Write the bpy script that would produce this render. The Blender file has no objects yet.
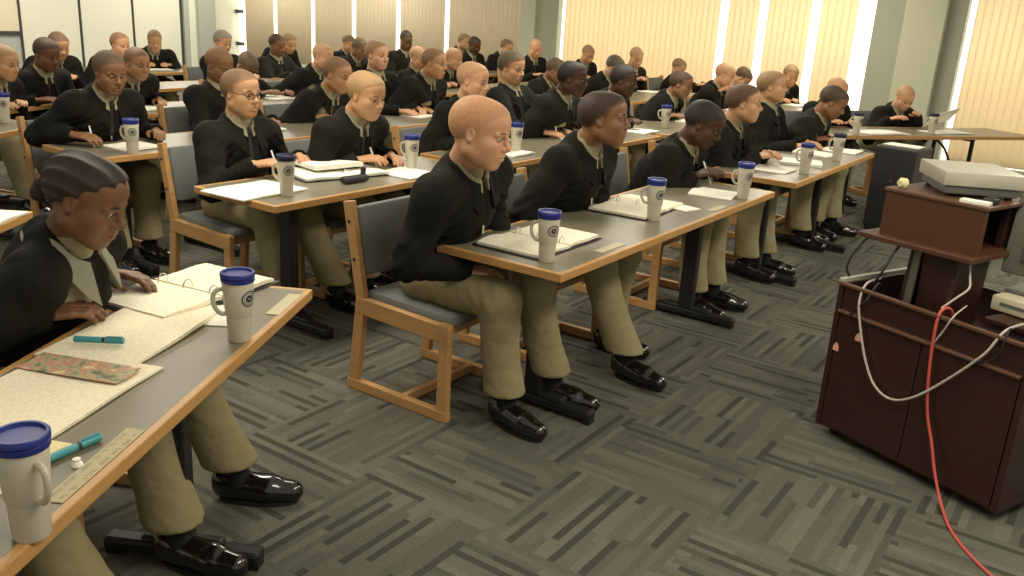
import bpy, bmesh, math, random
import numpy as np
from mathutils import Vector, Matrix
C = bpy.context.scene.collection
sc = bpy.context.scene
# ------------------------------------------------------------------ camera
TILT, ROLL, F_PX, CAM_H = math.radians(17.6), math.radians(3.43), 878.0, 1.65
cd = bpy.data.cameras.new('camera'); cam = bpy.data.objects.new('camera', cd); C.objects.link(cam)
cd.sensor_width = 36.0; cd.lens = F_PX * 36.0 / 1024.0; cd.clip_start = 0.05; cd.clip_end = 100
_f = Vector((0, math.cos(TILT), -math.sin(TILT))); _r = Vector((1, 0, 0)); _u = _r.cross(_f)
R2 = math.cos(ROLL) * _r + math.sin(ROLL) * _u; U2 = math.cos(ROLL) * _u - math.sin(ROLL) * _r
m = Matrix((R2, U2, -_f)).transposed().to_4x4(); m.translation = (0, 0, CAM_H)
cam.matrix_world = m
sc.camera = cam
# ------------------------------------------------------------------ light, exposure
sc.view_settings.view_transform = 'Standard'; sc.view_settings.look = 'None'
sc.view_settings.gamma = 1.0; sc.view_settings.use_curve_mapping = False
sc.view_settings.exposure = 0.14
w = bpy.data.worlds.new('world'); sc.world = w; w.use_nodes = True
bg = w.node_tree.nodes['Background']; bg.inputs[0].default_value = (1.0, 0.93, 0.78, 1); bg.inputs[1].default_value = 0.42
sc.cycles.use_denoising = True
sc.cycles.max_bounces = 5
PI = math.pi
AZ = math.radians(56)                       # direction of the table rows
UX = np.array([math.cos(AZ), math.sin(AZ), 0.0]); NX = np.array([UX[1], -UX[0], 0.0])
def un(u, n, z=0.0):                        # room coordinates: u along the rows, n towards the front of the room
    return Vector((UX[0]*u + NX[0]*n, UX[1]*u + NX[1]*n, z))
def area(name, loc, size, power, col=(1, 0.93, 0.78)):
    l = bpy.data.lights.new(name, 'AREA'); l.shape = 'RECTANGLE'; l.size = size[0]; l.size_y = size[1]
    l.energy = power; l.color = col
    o = bpy.data.objects.new(name, l); C.objects.link(o); o.location = loc; o.rotation_euler = (0, 0, AZ)
    return o
for (lu, ln) in ((2.2, 0.3), (6.2, 0.3), (2.6, -3.4), (6.6, -3.4), (10.4, -3.4), (4.2, -7.4), (8.6, -7.4)):
    area('ceiling_light_panel', un(lu, ln, 2.75), (2.4, 0.6), 62)
for (lu, ln) in ((7.0, -11.6), (10.8, -11.6), (7.0, -14.6), (10.8, -14.6)):
    area('ceiling_light_panel', un(lu, ln, 2.75), (2.4, 0.6), 76)  # added rear lights, out of view, to brighten the white back panels

# ------------------------------------------------------------------ materials
MATS = {}
def mat(name, col, rough=0.6, metal=0.0, spec=0.5, noise=None, bump=None, emit=None, trans=None, coat=0.0):
    if name in MATS: return MATS[name]
    M = bpy.data.materials.new(name); M.use_nodes = True; nt = M.node_tree
    b = nt.nodes['Principled BSDF']
    b.inputs['Base Color'].default_value = (*col, 1); b.inputs['Roughness'].default_value = rough
    b.inputs['Metallic'].default_value = metal; b.inputs['Specular IOR Level'].default_value = spec
    b.inputs['Coat Weight'].default_value = coat
    if noise or bump:
        tc = nt.nodes.new('ShaderNodeTexCoord')
    if noise:
        sx, amt = noise
        mp = nt.nodes.new('ShaderNodeMapping'); mp.inputs['Scale'].default_value = sx if isinstance(sx, tuple) else (sx,)*3
        n = nt.nodes.new('ShaderNodeTexNoise'); n.inputs['Scale'].default_value = 1.0; n.inputs['Detail'].default_value = 3
        nt.links.new(tc.outputs['Object'], mp.inputs[0]); nt.links.new(mp.outputs[0], n.inputs['Vector'])
        mx = nt.nodes.new('ShaderNodeMix'); mx.data_type = 'RGBA'
        mx.inputs[6].default_value = (*[c*(1-amt) for c in col], 1); mx.inputs[7].default_value = (*[min(1, c*(1+amt)) for c in col], 1)
        nt.links.new(n.outputs[0], mx.inputs[0]); nt.links.new(mx.outputs[2], b.inputs['Base Color'])
    if bump:
        n2 = nt.nodes.new('ShaderNodeTexNoise'); n2.inputs['Scale'].default_value = bump[0]
        bp = nt.nodes.new('ShaderNodeBump'); bp.inputs['Strength'].default_value = bump[1]; bp.inputs['Distance'].default_value = bump[2] if len(bump) > 2 else 0.004
        nt.links.new(tc.outputs['Object'], n2.inputs['Vector']); nt.links.new(n2.outputs[0], bp.inputs['Height'])
        nt.links.new(bp.outputs[0], b.inputs['Normal'])
    if emit:
        b.inputs['Emission Color'].default_value = (*emit[0], 1); b.inputs['Emission Strength'].default_value = emit[1]
    if trans:
        out = nt.nodes['Material Output']; t = nt.nodes.new('ShaderNodeBsdfTranslucent'); t.inputs[0].default_value = (*trans[0], 1)
        ms = nt.nodes.new('ShaderNodeMixShader'); ms.inputs[0].default_value = trans[1]
        nt.links.new(b.outputs[0], ms.inputs[1]); nt.links.new(t.outputs[0], ms.inputs[2]); nt.links.new(ms.outputs[0], out.inputs[0])
    MATS[name] = M
    return M
OAK = mat('oak', (0.50, 0.275, 0.10), 0.45, noise=((6, 6, 40), 0.22))
OAKE = mat('oak_edge', (0.48, 0.26, 0.085), 0.4, noise=((14, 14, 60), 0.2))
LAM = mat('grey_laminate', (0.185, 0.163, 0.107), 0.32, noise=(60, 0.06))
BLK = mat('black_metal', (0.012, 0.012, 0.012), 0.45)
UPH = mat('blue_grey_upholstery', (0.15, 0.158, 0.14), 0.9, noise=(160, 0.2), bump=(300, 0.2))
JAC = mat('black_jacket', (0.0085, 0.0080, 0.0052), 0.85, spec=0.2, noise=(25, 0.25), bump=(11, 0.7, 0.02))
JAC2 = mat('dark_olive_jacket', (0.0135, 0.0135, 0.0082), 0.85, spec=0.2, noise=(25, 0.25), bump=(11, 0.7, 0.02))
KHA = mat('khaki_trousers', (0.265, 0.225, 0.115), 0.85, spec=0.25, noise=(18, 0.14), bump=(12, 0.6, 0.02))
SHI = mat('khaki_shirt', (0.30, 0.26, 0.15), 0.85, noise=(40, 0.1))
LCOL = mat('grey_green_collar', (0.235, 0.225, 0.155), 0.85, noise=(40, 0.15))
TIE = mat('black_tie', (0.01, 0.01, 0.009), 0.6)
SHOE = mat('black_leather', (0.008, 0.007, 0.006), 0.16, spec=0.7, coat=0.4)
SOLE = mat('black_rubber', (0.01, 0.01, 0.01), 0.7)
SOCK = mat('black_sock', (0.008, 0.008, 0.008), 0.95)
SKINS = {'pink': (0.60, 0.315, 0.17), 'light': (0.54, 0.29, 0.145), 'tan': (0.40, 0.205, 0.09), 'brown': (0.17, 0.078, 0.035), 'dark': (0.075, 0.035, 0.017), 'mid': (0.23, 0.108, 0.047)}
SK = {k: mat('skin_'+k, c, 0.48, spec=0.42 if k != 'dark' else 0.3, noise=(30, 0.08)) for k, c in SKINS.items()}
LIP = {k: mat('lips_'+k, (c[0]*0.8, c[1]*0.52, c[2]*0.5), 0.4) for k, c in SKINS.items()}
HAIRS = {'blond': (0.33, 0.20, 0.09), 'ginger': (0.46, 0.225, 0.09), 'sandy': (0.22, 0.135, 0.06), 'brown': (0.11, 0.068, 0.036), 'dark': (0.035, 0.024, 0.015), 'black': (0.014, 0.011, 0.009), 'grey': (0.24, 0.21, 0.15), 'olive': (0.092, 0.068, 0.036)}
HM = {k: mat('hair_'+k, c, 0.75, spec=0.3, noise=(70, 0.3), bump=(240, 0.3)) for k, c in HAIRS.items()}
EYEW = mat('eye_white', (0.34, 0.30, 0.25), 0.35); EYED = mat('eye_iris', (0.02, 0.013, 0.009), 0.2)
GLS = mat('glasses_frame', (0.02, 0.014, 0.01), 0.3)
PAP = mat('paper', (0.80, 0.755, 0.56), 0.8)
PAPW = mat('white_paper', (0.84, 0.81, 0.68), 0.8)
BIND = mat('black_binder', (0.012, 0.012, 0.014), 0.4)
CHR = mat('chrome', (0.7, 0.68, 0.6), 0.2, metal=1.0)
MUG = mat('ivory_plastic', (0.54, 0.50, 0.375), 0.35, spec=0.5)
LID = mat('blue_lid', (0.018, 0.028, 0.20), 0.35)
LIDD = mat('navy_lid', (0.014, 0.016, 0.05), 0.4)
EMB = mat('navy_print', (0.03, 0.032, 0.06), 0.5)
TEAL = mat('teal_plastic', (0.05, 0.27, 0.29), 0.3)
MAH = mat('mahogany', (0.085, 0.032, 0.014), 0.38, noise=((6, 6, 30), 0.25))
MAHD = mat('dark_mahogany', (0.035, 0.013, 0.009), 0.32, noise=((6, 6, 30), 0.25))
MAHE = mat('mahogany_edge', (0.11, 0.05, 0.028), 0.4)
PROJ = mat('projector_grey', (0.42, 0.40, 0.31), 0.4)
PROJD = mat('projector_dark', (0.12, 0.12, 0.10), 0.4)
CHAR = mat('charcoal_plastic', (0.022, 0.022, 0.021), 0.55)
CHARL = mat('charcoal_side', (0.06, 0.057, 0.05), 0.6)
MONG = mat('monitor_grey', (0.17, 0.16, 0.125), 0.5)
BEIG = mat('beige_plastic', (0.55, 0.50, 0.33), 0.5)
REDC = mat('red_cable', (0.55, 0.085, 0.065), 0.5)
WHC = mat('pale_cable', (0.46, 0.41, 0.34), 0.5)
BLC = mat('black_cable', (0.012, 0.012, 0.012), 0.5)
YEL = mat('pale_yellow', (0.72, 0.66, 0.32), 0.7)
PENW = mat('white_pen', (0.75, 0.75, 0.72), 0.35)
PINKP = mat('pink_label', (0.75, 0.36, 0.28), 0.6)

def printed(name, base, ink, rows, dens=0.55, amt=0.35):
    """paper with rows of small print (object x = reading direction)"""
    M = bpy.data.materials.new(name); M.use_nodes = True; nt = M.node_tree; b = nt.nodes['Principled BSDF']
    b.inputs['Roughness'].default_value = 0.85
    tc = nt.nodes.new('ShaderNodeTexCoord')
    wv = nt.nodes.new('ShaderNodeTexWave'); wv.wave_type = 'BANDS'; wv.bands_direction = 'Y'; wv.inputs['Scale'].default_value = rows
    n = nt.nodes.new('ShaderNodeTexNoise'); n.inputs['Scale'].default_value = 1.0
    mp = nt.nodes.new('ShaderNodeMapping'); mp.inputs['Scale'].default_value = (70, rows*3, 1)
    nt.links.new(tc.outputs['Object'], wv.inputs['Vector']); nt.links.new(tc.outputs['Object'], mp.inputs[0]); nt.links.new(mp.outputs[0], n.inputs['Vector'])
    g1 = nt.nodes.new('ShaderNodeMath'); g1.operation = 'GREATER_THAN'; g1.inputs[1].default_value = 0.55; nt.links.new(wv.outputs['Fac'], g1.inputs[0])
    g2 = nt.nodes.new('ShaderNodeMath'); g2.operation = 'GREATER_THAN'; g2.inputs[1].default_value = dens; nt.links.new(n.outputs[0], g2.inputs[0])
    mu = nt.nodes.new('ShaderNodeMath'); mu.operation = 'MULTIPLY'; nt.links.new(g1.outputs[0], mu.inputs[0]); nt.links.new(g2.outputs[0], mu.inputs[1])
    m2 = nt.nodes.new('ShaderNodeMath'); m2.operation = 'MULTIPLY'; m2.inputs[1].default_value = amt; nt.links.new(mu.outputs[0], m2.inputs[0])
    mx = nt.nodes.new('ShaderNodeMix'); mx.data_type = 'RGBA'; mx.inputs[6].default_value = (*base, 1); mx.inputs[7].default_value = (*ink, 1)
    nt.links.new(m2.outputs[0], mx.inputs[0]); nt.links.new(mx.outputs[2], b.inputs['Base Color'])
    return M
NEWS = printed('newsprint', (0.86, 0.77, 0.55), (0.4, 0.34, 0.25), 26, 0.5, 0.25)
NEWSY = printed('yellowed_newsprint', (0.80, 0.68, 0.38), (0.4, 0.32, 0.2), 26, 0.5, 0.25)
PAGE = printed('printed_page', (0.88, 0.82, 0.62), (0.45, 0.41, 0.31), 22, 0.5, 0.22)
def picture_mat():
    M = bpy.data.materials.new('colour_picture'); M.use_nodes = True; nt = M.node_tree; b = nt.nodes['Principled BSDF']
    tc = nt.nodes.new('ShaderNodeTexCoord'); n = nt.nodes.new('ShaderNodeTexNoise'); n.inputs['Scale'].default_value = 22; n.inputs['Detail'].default_value = 3
    r = nt.nodes.new('ShaderNodeValToRGB'); e = r.color_ramp.elements
    e[0].position = 0.36; e[0].color = (0.14, 0.14, 0.07, 1); e[1].position = 0.66; e[1].color = (0.7, 0.6, 0.36, 1)
    a = e.new(0.46); a.color = (0.42, 0.38, 0.2, 1); a = e.new(0.55); a.color = (0.50, 0.20, 0.12, 1)
    nt.links.new(tc.outputs['Object'], n.inputs['Vector']); nt.links.new(n.outputs[0], r.inputs[0]); nt.links.new(r.outputs[0], b.inputs['Base Color'])
    return M
PICT = picture_mat()

def carpet_mat():
    M = bpy.data.materials.new('striped_carpet_tiles'); M.use_nodes = True; nt = M.node_tree; b = nt.nodes['Principled BSDF']
    b.inputs['Roughness'].default_value = 0.95; b.inputs['Specular IOR Level'].default_value = 0.15
    N = lambda t: nt.nodes.new(t); L = nt.links.new
    def mth(op, a, bb=None, c=None):
        n = N('ShaderNodeMath'); n.operation = op
        for i, v in enumerate((a, bb, c)):
            if v is None: continue
            if isinstance(v, (int, float)): n.inputs[i].default_value = v
            else: L(v, n.inputs[i])
        return n.outputs[0]
    tc = N('ShaderNodeTexCoord'); mp = N('ShaderNodeMapping'); mp.inputs['Rotation'].default_value = (0, 0, -AZ); mp.inputs['Location'].default_value = (0.13, 0.2, 0)
    L(tc.outputs['Object'], mp.inputs[0]); sp = N('ShaderNodeSeparateXYZ'); L(mp.outputs[0], sp.inputs[0])
    T = 0.55
    cx = mth('FLOOR', mth('DIVIDE', sp.outputs[0], T)); cy = mth('FLOOR', mth('DIVIDE', sp.outputs[1], T))
    par = mth('ABSOLUTE', mth('MODULO', mth('ADD', cx, cy), 2.0)); par = mth('GREATER_THAN', par, 0.5)
    mixf = lambda a, bb: mth('ADD', mth('MULTIPLY', a, mth('SUBTRACT', 1.0, par)), mth('MULTIPLY', bb, par))
    across = mixf(sp.outputs[1], sp.outputs[0]); along = mixf(sp.outputs[0], sp.outputs[1])
    cid = mth('ADD', mth('MULTIPLY', cx, 17.3), mth('MULTIPLY', cy, 5.7))
    st = mth('FLOOR', mth('DIVIDE', across, 0.0275))
    # each stripe broken into runs of its own start and length
    w1 = N('ShaderNodeTexWhiteNoise'); w1.noise_dimensions = '2D'; cb = N('ShaderNodeCombineXYZ'); L(st, cb.inputs[0]); L(cid, cb.inputs[1]); L(cb.outputs[0], w1.inputs['Vector'])
    run = mth('FLOOR', mth('ADD', mth('DIVIDE', along, 0.31), mth('MULTIPLY', w1.outputs[0], 7.0)))
    w2 = N('ShaderNodeTexWhiteNoise'); w2.noise_dimensions = '3D'; c2 = N('ShaderNodeCombineXYZ'); L(st, c2.inputs[0]); L(cid, c2.inputs[1]); L(run, c2.inputs[2]); L(c2.outputs[0], w2.inputs['Vector'])
    r = N('ShaderNodeValToRGB'); r.color_ramp.interpolation = 'CONSTANT'; e = r.color_ramp.elements
    e[0].position = 0; e[0].color = (0.060, 0.0575, 0.0445, 1); e[1].position = 0.24; e[1].color = (0.085, 0.082, 0.064, 1)
    for p, c in ((0.38, (0.105, 0.101, 0.078, 1)), (0.62, (0.122, 0.117, 0.090, 1)), (0.86, (0.142, 0.136, 0.104, 1))):
        a = e.new(p); a.color = c
    ev = mth('GREATER_THAN', mth('ABSOLUTE', mth('MODULO', st, 2.0)), 0.5); v2 = mth('MAXIMUM', w2.outputs[0], mth('MULTIPLY', ev, mth('MULTIPLY_ADD', w2.outputs[0], 0.6, 0.40)))
    L(v2, r.inputs[0])
    n = N('ShaderNodeTexNoise'); n.inputs['Scale'].default_value = 90; n.inputs['Detail'].default_value = 4; L(tc.outputs['Object'], n.inputs['Vector'])
    mx = N('ShaderNodeMix'); mx.data_type = 'RGBA'; mx.blend_type = 'MULTIPLY'; mx.inputs[0].default_value = 0.5
    rr = N('ShaderNodeValToRGB'); rr.color_ramp.elements[0].position = 0.3; rr.color_ramp.elements[0].color = (0.6, 0.6, 0.6, 1); rr.color_ramp.elements[1].position = 0.7
    L(n.outputs[0], rr.inputs[0]); L(r.outputs[0], mx.inputs[6]); L(rr.outputs[0], mx.inputs[7]); L(mx.outputs[2], b.inputs['Base Color'])
    bp = N('ShaderNodeBump'); bp.inputs['Strength'].default_value = 0.4; bp.inputs['Distance'].default_value = 0.003; L(n.outputs[0], bp.inputs['Height']); L(bp.outputs[0], b.inputs['Normal'])
    return M
# ------------------------------------------------------------------ object helpers
def tag(o, label=None, cat=None, group=None, kind=None):
    if label: o['label'] = label
    if cat: o['category'] = cat
    if group: o['group'] = group
    if kind: o['kind'] = kind
    return o
def empty(name, loc=(0, 0, 0), rz=0.0):
    o = bpy.data.objects.new(name, None); o.empty_display_size = 0.1; C.objects.link(o); o.location = loc; o.rotation_euler = (0, 0, rz); return o
def link_mesh(name, me, parent=None):
    o = bpy.data.objects.new(name, me); C.objects.link(o)
    if parent: o.parent = parent
    return o
def build(name, bm, material, parent=None, smooth=False):
    me = bpy.data.meshes.new(name); bm.normal_update(); bm.to_mesh(me); bm.free()
    for x in (material if isinstance(material, (list, tuple)) else [material]): me.materials.append(x)
    if smooth:
        me.polygons.foreach_set('use_smooth', [True]*len(me.polygons))
        try: me.set_sharp_from_angle(angle=math.radians(40))
        except Exception: pass
    return link_mesh(name, me, parent)
def copy_tree(o, parent=None):
    c = o.copy(); C.objects.link(c)
    if parent: c.parent = parent
    for ch in list(o.children): copy_tree(ch, c)
    return c
def bx(bm, c, s, rz=0.0, rx=0.0, ry=0.0, bev=0.0, mi=0):
    r = bmesh.ops.create_cube(bm, size=1.0); vs = r['verts']
    bmesh.ops.scale(bm, vec=s, verts=vs)
    if bev > 0:
        es = list({e for v in vs for e in v.link_edges})
        g = bmesh.ops.bevel(bm, geom=es, offset=bev, segments=2, affect='EDGES', profile=0.5)
        vs = list({v for f in g['faces'] for v in f.verts} | {v for v in vs if v.is_valid})
    M = Matrix.Translation(c) @ Matrix.Rotation(rz, 4, 'Z') @ Matrix.Rotation(ry, 4, 'Y') @ Matrix.Rotation(rx, 4, 'X')
    bmesh.ops.transform(bm, matrix=M, verts=vs)
    if mi:
        for f in {f for v in vs for f in v.link_faces}: f.material_index = mi
    return vs
def bar(bm, a, b, wd, th, bev=0.004, up=(0, 1, 0)):
    """rectangular bar between two points; wd across 'up' x dir, th along 'up'"""
    a, b = Vector(a), Vector(b); d = (b-a); L = d.length; z = d.normalized(); y = Vector(up); y = (y - z*y.dot(z)).normalized(); x = y.cross(z)
    n0 = len(bm.verts); vs = bx(bm, (0, 0, 0), (wd, th, L), bev=bev)
    M = Matrix((x, y, z)).transposed().to_4x4(); M.translation = (a+b)/2
    bmesh.ops.transform(bm, matrix=M, verts=vs)
def prism(bm, pts, z0, z1, mi=0):
    lo = [bm.verts.new((p[0], p[1], z0)) for p in pts]; hi = [bm.verts.new((p[0], p[1], z1)) for p in pts]; n = len(pts)
    fs = [bm.faces.new(hi), bm.faces.new(lo[::-1])] + [bm.faces.new((lo[i], lo[(i+1) % n], hi[(i+1) % n], hi[i])) for i in range(n)]
    for f in fs: f.material_index = mi
    return lo+hi
def lathe(bm, prof, seg=24, cx=0, cy=0, mi=0):
    rings = []
    for r, z in prof:
        if r < 1e-5: rings.append([bm.verts.new((cx, cy, z))])
        else: rings.append([bm.verts.new((cx+r*math.cos(2*PI*i/seg), cy+r*math.sin(2*PI*i/seg), z)) for i in range(seg)])
    for a, b in zip(rings[:-1], rings[1:]):
        for i in range(seg):
            j = (i+1) % seg
            vs = [a[0] if len(a) == 1 else a[i], a[0] if len(a) == 1 else a[j], b[0] if len(b) == 1 else b[j], b[0] if len(b) == 1 else b[i]]
            vv = []
            for v in vs:
                if v not in vv: vv.append(v)
            if len(vv) > 2:
                f = bm.faces.new(vv); f.material_index = mi
def crom(pts, n=8):
    P = [Vector(p) for p in pts]; P = [P[0]*2-P[1]] + P + [P[-1]*2-P[-2]]; out = []
    for i in range(1, len(P)-2):
        for k in range(n):
            t = k/n; a, b, c, d = P[i-1], P[i], P[i+1], P[i+2]
            out.append(0.5*((2*b)+(c-a)*t+(2*a-5*b+4*c-d)*t*t+(3*b-a-3*c+d)*t**3))
    out.append(P[-2]); return out
def tube(bm, pts, r, seg=8, mi=0):
    pts = [Vector(p) for p in pts]; rings = []; n = len(pts); ref = Vector((0.3, 0.2, 1)).normalized()
    for i, p in enumerate(pts):
        t = (pts[min(i+1, n-1)]-pts[max(i-1, 0)]).normalized()
        x = t.cross(ref)
        if x.length < 1e-3: x = t.cross(Vector((1, 0, 0)))
        x.normalize(); y = t.cross(x); rr = r[i] if isinstance(r, (list, tuple)) else r
        rings.append([bm.verts.new(p+(x*math.cos(2*PI*k/seg)+y*math.sin(2*PI*k/seg))*rr) for k in range(seg)])
    for a, b in zip(rings[:-1], rings[1:]):
        for k in range(seg):
            f = bm.faces.new((a[k], a[(k+1) % seg], b[(k+1) % seg], b[k])); f.material_index = mi
    for rg in (rings[0][::-1], rings[-1]):
        f = bm.faces.new(rg); f.material_index = mi

# ------------------------------------------------------------------ the room
UR, NB, WH = 12.6, -16.0, 3.0        # right wall, back wall, wall height
def room_box(bm, u0, u1, n0, n1, z0, z1, mi=0, bev=0.0):
    c = un((u0+u1)/2, (n0+n1)/2, (z0+z1)/2); return bx(bm, c, (abs(u1-u0), abs(n1-n0), z1-z0), rz=AZ, bev=bev, mi=mi)
fl = bmesh.new(); room_box(fl, -3, UR+0.2, NB-0.2, 4.0, -0.1, 0.0)
floor = tag(build('floor', fl, carpet_mat()), kind='structure')
PANW = mat('white_panel', (0.66, 0.66, 0.54), 0.35)
WCR = mat('cream_wall', (0.62, 0.56, 0.40), 0.7); WGR = mat('grey_green_paint', (0.39, 0.395, 0.29), 0.7); WLT = mat('pale_green_paint', (0.54, 0.54, 0.38), 0.7)
SEAM = mat('dark_seam', (0.035, 0.035, 0.035), 0.5); WGY = mat('grey_panel', (0.36, 0.37, 0.33), 0.5)
bm = bmesh.new(); room_box(bm, -3, UR+0.2, NB-0.2, NB, 0, WH); tag(build('wall_back', bm, WCR), kind='structure')
# white folding partition panels along the back wall, dark seams between
edges = [5.9, 7.0, 8.07, 9.15, 10.2, 11.25]
for i, (a, b) in enumerate(zip(edges[:-1], edges[1:])):
    bm = bmesh.new(); room_box(bm, a+0.02, b-0.02, NB, NB+0.05, 0.12 if i > 1 else 0.8, WH, bev=0.006)
    tag(build('wall_back_panel', bm, PANW if i > 1 else WCR), kind='structure')
    bm = bmesh.new(); room_box(bm, b-0.02, b+0.02, NB, NB+0.06, 0.0, WH); tag(build('trim_%d' % (i+1), bm, SEAM), kind='structure')
bm = bmesh.new(); room_box(bm, 5.9, 8.05, NB, NB+0.07, 0.74, 0.80); tag(build('trim_7', bm, SEAM), kind='structure')
bm = bmesh.new(); room_box(bm, 5.9, 8.05, NB, NB+0.04, 0.0, 0.74); tag(build('wall_back_lower', bm, WGY), kind='structure')
bm = bmesh.new(); room_box(bm, 11.29, 11.40, NB, NB+0.10, 0, WH); tag(build('trim_8', bm, WGY), kind='structure')
bm = bmesh.new(); room_box(bm, 11.40, 11.55, NB, NB+0.12, 0, WH); tag(build('trim_9', bm, PANW), kind='structure')
bm = bmesh.new(); room_box(bm, 11.55, 11.95, NB, NB+0.22, 0, WH); tag(build('wall_column_back', bm, WGY), kind='structure')
bm = bmesh.new(); room_box(bm, 11.95, UR, NB, NB+0.06, 0, WH); tag(build('trim_10', bm, PANW), kind='structure')
# the right wall: a window wall of bays behind vertical blinds
SKYG = mat('daylight_window', (0.9, 0.9, 0.85), 0.5, emit=((1.0, 0.97, 0.86), 1.5))
BLT = mat('tan_blind', (0.70, 0.61, 0.455), 0.85, trans=((0.66, 0.58, 0.43), 0.30))
BLCR = mat('cream_blind', (0.85, 0.75, 0.57), 0.85, trans=((0.95, 0.84, 0.645), 0.60))
bm = bmesh.new(); room_box(bm, UR+0.12, UR+0.2, NB, 4.0, 0, WH); tag(build('wall_right', bm, WCR), kind='structure')
wins = [(-16.4, -15.80), (-15.76, -8.62), (-7.90, -3.0), (-1.92, 3.6)]
for i, (a, b) in enumerate(wins):
    bm = bmesh.new(); room_box(bm, UR+0.10, UR+0.115, a, b, 0.08, WH); tag(build('window_%d' % (i+1), bm, SKYG), kind='structure')
bm = bmesh.new()
for z in (0.58, 1.24): room_box(bm, UR-0.04, UR+0.06, -16.5, -15.78, z, z+0.07)
room_box(bm, UR-0.02, UR+0.04, -16.5, -16.42, 0, WH)
tag(build('trim_11', bm, SEAM), kind='structure')
def column(name, n0, n1, m, depth):
    bm = bmesh.new(); room_box(bm, UR-depth, UR+0.12, n0, n1, 0, WH, bev=0.01); tag(build(name, bm, m), kind='structure')
column('wall_right_pier', -8.60, -8.30, WLT, 0.10); column('wall_right_pier', -8.31, -7.90, WGR, 0.04)
column('wall_right_pier', -3.02, -2.62, WGR, 0.04); column('wall_right_pier', -2.63, -2.14, WLT, 0.18); column('wall_right_pier', -2.15, -1.93, WGR, 0.04)  # darker strips put the shade of the pier's side faces into the colour
def blind(n0, n1, m, label, pitch=0.09, ang=0.0):
    """a bay of vertical blind vanes hanging in front of the glass from a head rail"""
    root = empty('vertical_blind', un(UR+0.03, (n0+n1)/2, 0.0), AZ)
    tag(root, label, 'blind', 'vertical blinds of the window wall')
    wd = n1-n0; bm = bmesh.new(); k = max(2, int(round(wd/pitch)))
    p = wd/k
    for i in range(k):
        y = -wd/2+(i+0.5)*p           # local +y points to -n
        for s in (0,):
            c0, c1 = math.cos(ang), math.sin(ang); h = p*0.502
            pr = []
            for q in range(5):
                t = -1+q*0.5; bow = 0.005*(1-t*t)
                pr.append((t*h*c1+bow, y+t*h*c0))
            lo = [bm.verts.new((x, yy, 0.10)) for x, yy in pr]; hi = [bm.verts.new((x, yy, WH-0.08)) for x, yy in pr]
            for q in range(4): bm.faces.new((lo[q], lo[q+1], hi[q+1], hi[q]))
    build('vane', bm, m, root, smooth=True).modifiers.new('thick', 'SOLIDIFY').thickness = 0.0012
    bm = bmesh.new(); bx(bm, (0, 0, WH-0.05), (0.05, wd, 0.05)); build('head_rail', bm, PANW, root)
tanl = [-15.74, -14.75, -13.64, -12.52, -11.39, -10.24, -8.62]
ords = ['nearest the back corner', 'second from the back corner', 'third from the back corner', 'fourth from the back corner', 'fifth from the back corner', 'beside the pale green pier']
for i, (a, b) in enumerate(zip(tanl[:-1], tanl[1:])):
    blind(a+0.05, b-0.05, BLT, 'tan closed vertical blind on the window wall, ' + ords[i])
crl = [-7.86, -5.13, -4.55, -3.82, -3.16]
ords = ['cream vertical blind, wide bay beside the grey pier of the window wall', 'cream vertical blind between two bright gaps, narrowest bay of the window wall', 'cream vertical blind left of the wide bay gap above the bent seated man', 'cream vertical blind ending at the bright gap beside the right pier']
for i, (a, b) in enumerate(zip(crl[:-1], crl[1:])):
    blind(a+(0.06 if i == 0 else 0.08), b-(0.05 if i < 3 else 0.10), BLCR, ords[i])
blind(-1.84, 3.4, BLCR, 'cream vertical blind right of the grey green pier, behind the folding table')
# ------------------------------------------------------------------ chairs
def make_chair():
    root = empty('side_chair')
    for s in (1, -1):
        bm = bmesh.new(); y = s*0.245; t = 0.032
        bar(bm, (-0.285, y, 0.0), (-0.235, y, 0.43), 0.052, t); bar(bm, (-0.234, y, 0.413), (-0.315, y, 0.845), 0.05, t-.0015)
        bar(bm, (0.225, y, 0.0), (0.225, y, 0.43), 0.052, t); bar(bm, (-0.3115, y, 0.0245), (0.2525, y, 0.0245), 0.047, t+.003)
        bar(bm, (-0.2525, y, 0.40), (0.2525, y, 0.385), 0.075, t+.0025)
        build('side_frame', bm, OAK, root)
        bm = bmesh.new()
        for z, x in ((0.60, -0.272), (0.76, -0.302)):
            bx(bm, (x, y+s*0.0165, z), (0.012, 0.004, 0.012), bev=0.001)
        build('bolt', bm, BLK, root)
    for x, z, h in ((0.0, 0.03, 0.04), (0.19, 0.385, 0.05), (-0.2, 0.39, 0.05)):
        bm = bmesh.new(); bar(bm, (x, -0.235, z), (x, 0.235, z), h, 0.03, up=(1, 0, 0)); build('crossbar', bm, OAK, root)
    bm = bmesh.new(); bx(bm, (-0.0, 0, 0.432), (0.47, 0.455, 0.055), ry=0.03, bev=0.02); build('seat', bm, UPH, root, True)
    bm = bmesh.new(); bx(bm, (-0.268, 0, 0.675), (0.045, 0.455, 0.30), ry=-0.185, bev=0.018); build('backrest', bm, UPH, root, True)
    return root
CHAIR0 = make_chair(); chair_n = [0]
def chair(loc, rz, label):
    o = CHAIR0 if chair_n[0] == 0 else copy_tree(CHAIR0)
    chair_n[0] += 1; o.location = loc; o.rotation_euler = (0, 0, rz)
    tag(o, label, 'chair', 'oak side chairs at the tables'); return o
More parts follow.
